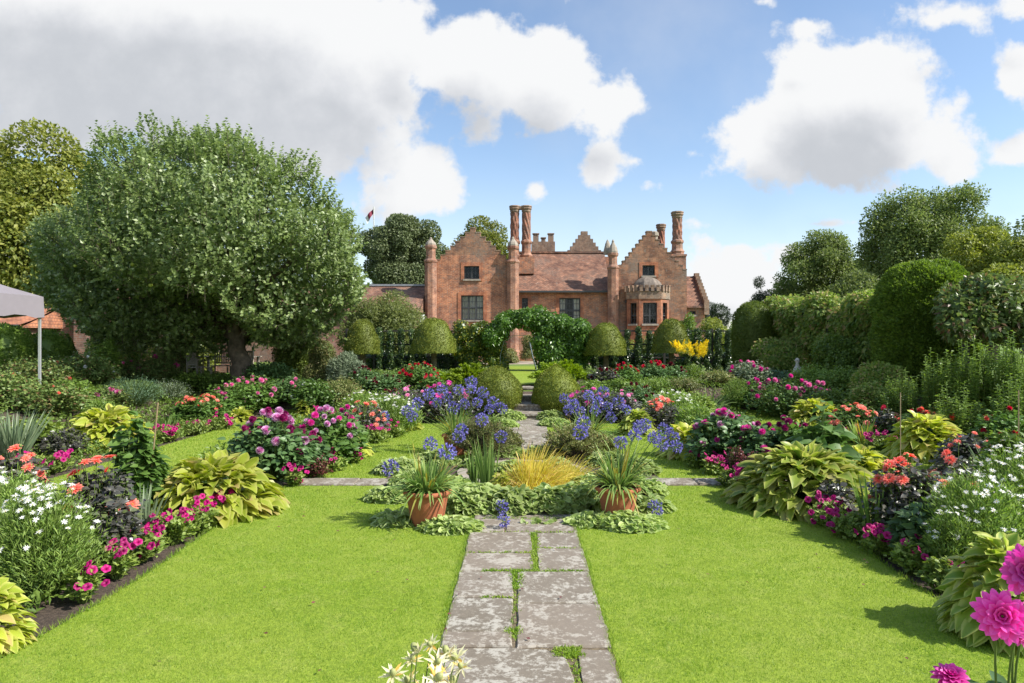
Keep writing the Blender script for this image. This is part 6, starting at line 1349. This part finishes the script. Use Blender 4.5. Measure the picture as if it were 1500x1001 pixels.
leafy(500, 17.4, 34, 556, 'grey green bushy perennial at the far end of the left grass path', 'olive twig leaf', .05, .014, QUAD); 
# ================================================================== FAR BED, LEFT OF THE STEPS
for px, d, hw, tp, petal, kind, nb, br, leaf, lab in ((600, 16.2, 36, 566, 'pink petal', 'open', 10, .065, 'purple leaf', 'dark leaved dahlia with pink flowers at the left of the far bed'), (652, 16.0, 44, 560, 'hot pink petal', 'open', 13, .065, 'purple leaf', 'dark leaved dahlia with hot pink flowers left of the mossy yew egg'),
    (560, 18.4, 34, 548, 'maroon petal', 'ball', 12, .055, 'dahlia leaf', 'maroon dahlia below the ivy pillars on the left'), (530, 18.8, 26, 538, 'maroon petal', 'ball', 8, .055, 'dahlia leaf', 'maroon dahlia right of the feathery grey shrub'), (612, 19.0, 36, 532, 'crimson petal', 'ball', 15, .058, 'light dahlia leaf', 'scarlet dahlia below the broad mushroom yew'),
    (575, 16.9, 24, 570, 'maroon petal', 'ball', 7, .055, 'purple leaf', 'small maroon dahlia behind the far left daisies'), (632, 18.2, 22, 548, 'crimson petal', 'open', 8, .055, 'light dahlia leaf', 'crimson and coral dahlia before the small juniper'),
    (860, 16.1, 36, 568, 'hot pink petal', 'open', 11, .06, 'purple leaf', 'dark leaved dahlia with hot pink flowers right of the pointed yew egg'), (905, 15.9, 38, 572, 'pink petal', 'open', 10, .06, 'purple leaf', 'dark leaved dahlia with pink flowers at the right of the far bed'), (932, 17.3, 30, 562, 'maroon petal', 'ball', 14, .05, 'dahlia leaf', 'nearly black dahlia right of the pink far bed ones'),
    (884, 19.2, 24, 538, 'maroon petal', 'ball', 9, .05, 'purple leaf', 'dusky dahlia below the arch side mushroom yew'), (915, 19.5, 26, 534, 'crimson petal', 'ball', 9, .055, 'light dahlia leaf', 'scarlet dahlia below the trellis right of the arch'), (957, 20, 24, 530, 'crimson petal', 'ball', 10, .06, 'dahlia leaf', 'crimson dahlia beside the taller mushroom yew trunk'), (985, 20.3, 24, 533, 'maroon petal', 'ball', 12, .06, 'dahlia leaf', 'deep maroon dahlia left of the goldenrod')):
    dahlia(px, d, hw, tp, petal, nb, br, lab, leaf, kind, L=.10)
leafy(870, 17.6, 30, 560, 'light green perennial behind the pointed yew egg', 'green leaf', .07, .02, QUAD); leafy(960, 18.4, 34, 556, 'yellow green feathery perennial behind the white daisies', 'feather leaf', .09, .012, TINY, up=1.1, name='feathery_mound'); leafy(1000, 18.4, 30, 556, 'silvery leafy perennial right of the dark dahlia', 'olive twig leaf', .06, .016, QUAD)
leafy(905, 17.9, 28, 556, 'fresh green leafy clump behind the pink dahlias', 'green leaf', .08, .024, QUAD)
t = leafy(1010, 20.6, 22, 535, 'tall goldenrod with bright yellow plumes before the trellis', 'green leaf', .09, .012, TINY, up=.8, name='goldenrod', cat='flowering plant')
RS = np.random.RandomState(8)
for i in range(34): 
    a = RS.rand()*6.28; q = RS.rand()**.5*.52; put_bloom(t, fl('plume', 'yellow petal', i % 2), (q*math.cos(a), q*math.sin(a)*.6, RS.uniform(.78, 1.12)), (RS.normal()*.5+math.cos(a)*.5, -.4, .6), RS.uniform(.22, .32), RS)
# ================================================================== RIGHT BORDER BESIDE THE LAWN
hosta(934, 13.6, 30, 602, 'lime hosta at the far right corner of the lawn', 'hosta leaf', 110); hosta(1008, 11.0, 44, 628, 'broad lime hosta before the purple dahlia on the right', 'gold hosta leaf', 150)
dahlia(968, 13.9, 38, 584, 'coral petal', 13, .062, 'dark leaved dahlia with coral blooms before the far right daisies', 'purple leaf', 'open', petal2='salmon petal', L=.085)
daisies(985, 15.1, 42, 574, 55, 'flat topped white daisy bush at the far right corner', .045); agapanthus(965, 12.8, 'blue agapanthus leaves at the far right lawn corner', [(940,628,-.3),(982,634,-.4)], .12, 50, .02, .3, .25)
straps(1002, 12.4, 30, 612, 'upright lime iris leaves behind the broad hosta on the right', 'iris leaf', 60, .012, .45)
leafy(1020, 13.5, 34, 596, 'yellow green spiky perennial right of the far daisies', 'feather leaf', .10, .014, QUAD, up=1.0)
straps(1035, 17, 40, 548, 'arching daylily leaves in the right background', 'iris leaf', 150, .018, .9, 'daylily_clump', droop=.7); leafy(1078, 17.4, 24, 556, 'soft bright feathery mound before the pale pink cosmos', 'feather leaf', .06, .005, TINY, 1.4, up=1.0, name='feathery_mound')
dahlia(1062, 10.2, 58, 602, 'purple petal', 20, .058, 'lush dahlia with lilac purple balls on the right lawn edge', 'dahlia leaf', 'ball', petal2='magenta petal')
dahlia(1112, 9.6, 38, 618, 'magenta petal', 10, .055, 'magenta dahlia between the lilac one and the giant hosta', 'dahlia leaf', 'ball', petal2='dark magenta petal'); dahlia(1160, 9.4, 34, 612, 'dark magenta petal', 9, .055, 'dark magenta dahlia behind the giant hosta', 'light dahlia leaf', 'ball')
leafy(1078, 8.9, 15, 652, 'red stemmed plant with dusky seed heads on the right lawn edge', 'dark red leaf', .04, .013, QUAD, name='dark_foliage_plant'); leafy(1103, 8.7, 16, 662, 'second red stemmed dusky plant left of the giant hosta', 'dark red leaf', .04, .013, QUAD, name='dark_foliage_plant')
for px, d, hw, nb, lab in ((995, 11.3, 14, 7, 'petunias left of the broad right hosta'), (1022, 10.0, 18, 12, 'petunias in front of the broad right hosta near the cross path'), (1045, 9.5, 18, 14, 'petunias before the lilac dahlia at the right end of the cross path'), (1072, 8.7, 20, 18, 'petunias at the foot of the red stemmed plant'), (1092, 8.2, 16, 10, 'petunias to the left of the giant hosta'),
    (1215, 6.9, 30, 20, 'bright magenta petunias right below the giant hosta'), (1250, 6.45, 32, 14, 'scattered petunias before the iris leaves on the right'), (1292, 6.0, 30, 16, 'deep magenta petunias right of the iris leaves'), (1335, 5.55, 30, 5, 'mostly green petunia clump under the white daisies on the right'), (1378, 5.15, 26, 3, 'nearly flowerless petunia clump left of the lower right hosta')):
    petunia(px, d, hw, None, nb, lab)
hosta(1180, 7.75, 108, 662, 'giant cream edged hosta spilling onto the right lawn', 'hosta leaf', 330, L=.32); hosta(1262, 8.2, 44, 655, 'yellow hosta adjoining the giant one on its right', 'gold hosta leaf', 100, L=.28)
t = leafy(1205, 8.4, 46, 628, 'coarse plant with very broad leaves rising from the giant hosta', 'big leaf', .24, .095, OVATE, .22, droop=.5)
g = Geo(); g.tubes([[(0, 0, .3), (.0, 0, .9), (.02, 0, wz(592, 8.4))]], .012, 6); RS = np.random.RandomState(4); n = 9; a = np.arange(n)*2.4; z = np.linspace(.75, wz(590, 8.4), n); leaves(g, np.stack([0*a, 0*a, z], 1), np.stack([np.cos(a), np.sin(a), .25+0*a], 1), np.array([[0, 0, 1.]]).repeat(n, 0), .26*(1.2-z*.5), .085, OVATE, 1, .5, RS=RS)
link('flower_stalk', g.mesh('flower_stalk', ['stem green', 'big leaf'], True), t)
leafy(1222, 7.1, 30, 705, 'grey purple leaves between giant hosta and magenta petunias', 'purple leaf', .075, .026, QUAD, name='dark_foliage_plant')
straps(1282, 6.3, 28, 694, 'upright sword leaves between the petunias and dark dahlia on the right', 'iris leaf', 50, .012, .35, droop=.05)
dahlia(1335, 6.3, 66, 668, 'coral petal', 13, .066, 'dark leaved dahlia with coral pink blooms on the right', 'purple leaf', 'open', L=.09, dens=1.4); dahlia(1400, 6.9, 40, 655, 'coral petal', 6, .055, 'smaller coral dahlia behind the white daisies on the right', 'purple leaf', 'open', L=.085)
leafy(1350, 5.8, 40, 745, 'low grey green leaves under the coral dahlia on the right', 'dahlia leaf', .09, .03, QUAD)
daisies(1430, 5.6, 72, 690, 46, 'large feathery daisy bush at the right, mostly green'); daisies(1490, 5.9, 70, 655, 60, 'white daisy bush against the right edge'); daisies(1395, 5.4, 34, 745, 12, 'low straggling daisies in front of the dark foliage on the right')
hosta(1475, 4.35, 84, 792, 'big green hosta at the lower right edge of the lawn', 'hosta leaf', 150, L=.30)
# ================================================================== RIGHT OUTER BORDER
hosta(1358, 10.8, 56, 612, 'pale yellow hosta in the right outer border', 'gold hosta leaf', 170); hosta(1195, 14.6, 46, 588, 'golden hosta above the dark magenta dahlia', 'gold hosta leaf', 140); hosta(1085, 18.2, 28, 574, 'distant lime hosta before the pink ball dahlias', 'hosta leaf', 80)
for px, d, hw, tp, petal, kind, nb, br, leaf, lab, p2 in ((1150, 16.6, 60, 552, 'pink petal', 'ball', 18, .066, 'light dahlia leaf', 'pink ball dahlia bush in the right background', 'magenta petal'), (1108, 17.4, 34, 556, 'magenta petal', 'ball', 9, .06, 'light dahlia leaf', 'magenta ball dahlia left of the pink one in the right background', None), (1195, 16.0, 30, 560, 'pink petal', 'ball', 8, .06, 'dahlia leaf', 'sparse pink dahlia before the pergola foot', None),
    (1250, 13.0, 46, 592, 'salmon petal', 'open', 24, .06, 'light dahlia leaf', 'massed salmon flowers behind the golden hosta', 'coral petal'), (1345, 11.9, 34, 600, 'coral petal', 'ball', 9, .055, 'dahlia leaf', 'rosy red ball dahlia behind the pale yellow hosta', 'crimson petal'), (1378, 11.6, 26, 600, 'coral petal', 'ball', 5, .055, 'dahlia leaf', 'rosy dahlia at the right shoulder of the pale yellow hosta', None),
    (1420, 9.7, 42, 636, 'coral petal', 'open', 7, .05, 'purple leaf', 'dark leaved dahlia with few coral blooms right of the pale yellow hosta', None), (1470, 10.6, 44, 600, 'crimson petal', 'ball', 6, .05, 'light dahlia leaf', 'dahlia with deep red blooms near the right edge', 'coral petal'), (1095, 19.5, 34, 528, 'magenta petal', 'ball', 9, .07, 'grey leaf', 'tall loose pink flowers before the dark barrel yew', 'pink petal'), (1300, 12.3, 16, 592, 'crimson petal', 'open', 2, .05, 'purple leaf', 'small dusky plant by the bare cane', None)):
    dahlia(px, d, hw, tp, petal, nb, br, lab, leaf, kind, petal2=p2, L=.10)
for px, d, hw, nb, lab in ((1292, 11.7, 24, 12, 'dark petunias left of the pale yellow hosta'), (1250, 12.5, 22, 10, 'petunias below the iris in the right outer border'), (1440, 9.0, 26, 8, 'petunias beside the right grass path near the right edge'), (1215, 13.6, 20, 8, 'petunias before the golden hosta')):
    petunia(px, d, hw, None, nb, lab, br=.045)
straps(1262, 12.2, 26, 604, 'iris clump among the salmon flowers', 'strap leaf', 70, .014, .5)
straps(1460, 8.6, 24, 622, 'blue green sword leaves near the right edge', 'silver strap leaf', 40, .014, .4)
for px, d, hw, tp, lab in ((1330, 13.4, 32, 540, 'tall leafy perennial at the foot of the big yew column'), (1372, 13.0, 36, 512, 'tall leafy perennial right of the big yew column base'), (1418, 12.6, 38, 498, 'tall bright perennial under the glossy climber'), (1462, 12.4, 36, 488, 'tallest green perennial near the right edge'), (1505, 12.0, 40, 484, 'tall green perennial cut by the right edge'), (1400, 11.4, 34, 560, 'shorter leafy perennial behind the rosy dahlia'), (1490, 11.0, 34, 545, 'leafy perennial behind the deep red dahlia')):
    spires(px, d, hw, tp, lab, n=42)
for px, d, hw, tp, leaf, lab in ((1130, 19.5, 34, 545, 'blue green leaf', 'fern like green plant beside the stone figure'), (1190, 18, 40, 540, 'feather leaf', 'fern like perennial right of the stone figure'), (1235, 16.8, 40, 540, 'green leaf', 'leafy perennial below the hanging vines'), (1275, 14.6, 36, 562, 'vine leaf', 'leafy perennial left of the yew column foot'), (1220, 15.2, 34, 572, 'green leaf', 'low green perennial behind the golden hosta'), (1310, 14.0, 26, 575, 'light dahlia leaf', 'dull green perennial by the yew column foot'), (1050, 19.2, 26, 545, 'olive twig leaf', 'wispy perennial below the dark barrel yew'), (1020, 15.8, 26, 575, 'petunia leaf', 'light perennial between far daisies and daylily'), (1480, 8.0, 40, 632, 'green leaf', 'bright green perennial above the right edge daisies')):
    leafy(px, d, hw, tp, lab, leaf, .08, .02, QUAD, 1.1)
# ================================================================== FOREGROUND
t = newthing('sea_holly', 0, 2.1, 'cream white spiky sea holly poking in at the bottom centre', 'flowering plant', None, loc=(-.36, 1.95, 0)); RS = np.random.RandomState(3); g = Geo()
hd = [(612,952,20),(576,986,17),(640,968,16),(655,955,17),(632,942,13),(668,962,17),(598,996,15),(640,992,20),(620,1010,20),(660,1000,18),(676,975,13),(604,965,14)]
for px, py, r in hd:
    dd = 2.1+RS.uniform(-.12, .12); e = np.array([wx(px, dd)+.36, dd-1.95, wz(py, dd)]); s = np.array([RS.normal()*.03, RS.normal()*.03, 0]); q = np.linspace(0, 1, 8)[:, None]; c_ = np.array([e[0]*.3, e[1]*.3, e[2]*.6]); g.tubes([(1-q)**2*s+2*q*(1-q)*c_+q*q*e], .0022, 5)
    put_bloom(t, fl('thistle', 'x', RS.randint(2)), e-np.array([0, 0, .005]), (RS.normal()*.4, -.3+RS.normal()*.3, .8), r*1.15*dd/1000, RS)
link('stems', g.mesh('stems', ['stem green'], True), t)
t = newthing('dahlia', 0, 2.3, 'large hot pink dahlia blooming in the bottom right corner', 'flowering plant', None, loc=(wx(1500, 2.35), 2.35, 0)); RS = np.random.RandomState(6); g = Geo(); x0 = wx(1500, 2.35)
for px, py, r, dv in ((1468, 903, 37, (-.5, -.8, .35)), (1508, 838, 38, (-.7, -.5, .3)), (1393, 992, 25, (-.1, -.3, .9)), (1512, 905, 22, (.2, -.9, .3)), (1496, 930, 16, (0, -.9, .2))):
    dd = 2.3; e = np.array([wx(px, dd)-x0, dd-2.35, wz(py, dd)]); s = np.array([e[0]*.25, 0, .1]); q = np.linspace(0, 1, 8)[:, None]; c_ = np.array([e[0]*.5, .1, e[2]*.7]); g.tubes([(1-q)**2*s+2*q*(1-q)*c_+q*q*(e+np.array([0, .02, 0]))], .004, 6, 1)
    put_bloom(t, fl('full', 'hot pink petal', RS.randint(2)), e, dv, r*dd/1000, RS)
bushy(g, RS, .26, .66, 50, 10, .12, .035, OVATE, 0); link('foliage', g.mesh('foliage', ['dahlia leaf', 'stem green'], True), t)
# low growth between the plants: nobody could count it
g = Geo(); RS = np.random.RandomState(55); P = []
for x0, x1, y0, y1, n in ((-4.9, -3.3, 3.5, 15.5, 14000), (3.3, 4.9, 3.5, 15.5, 14000), (-11.5, -6.5, 6, 24, 50000), (6.5, 12.5, 7, 24, 50000), (-5.5, -1.2, 15.6, 20, 9000), (1.2, 5.5, 15.6, 20, 9000), (-9, -1.5, 19.5, 26, 12000), (1.7, 9, 19.5, 26, 12000)):
    x = RS.uniform(x0, x1, n); y = RS.uniform(y0, y1, n); k = np.sin(x*2.3)*np.sin(y*1.9+x)+RS.normal(size=n)*.4 > -.5; x, y = x[k], y[k]; P.append(np.stack([x, y, gh(x, y)+.02+.16*RS.rand(len(x))*(1+.5*np.sin(x*3+y*2))], 1))
P = np.concatenate(P); n = len(P); leaves(g, P, RS.normal(size=(n, 3))*.7+np.array([0, 0, .6]), np.array([0, 0, 1.])+RS.normal(size=(n, 3))*.4, .05+.07*RS.rand(n), .018, TINY, 0, .3, RS=RS)
o = struct('low_growth', g.mesh('low_growth', ['green leaf']), 'stuff', 'low mixed green growth covering the soil between the border plants')
# fallen leaves and petals on the lawn
g = Geo(); n = 60; x = RS.uniform(-2.9, 2.9, n); y = RS.uniform(3.6, 8.5, n); leaves(g, np.stack([x, y, np.full(n, .062)], 1), np.c_[RS.normal(size=(n, 2)), np.zeros(n)], np.array([0, 0, 1.])+RS.normal(size=(n, 3))*.3, .03, .010, QUAD, 0, 0, RS=RS)
struct('fallen_leaves', g.mesh('fallen_leaves', ['dark red leaf']), 'stuff', 'a few tiny fallen leaves and petals on the lawn')
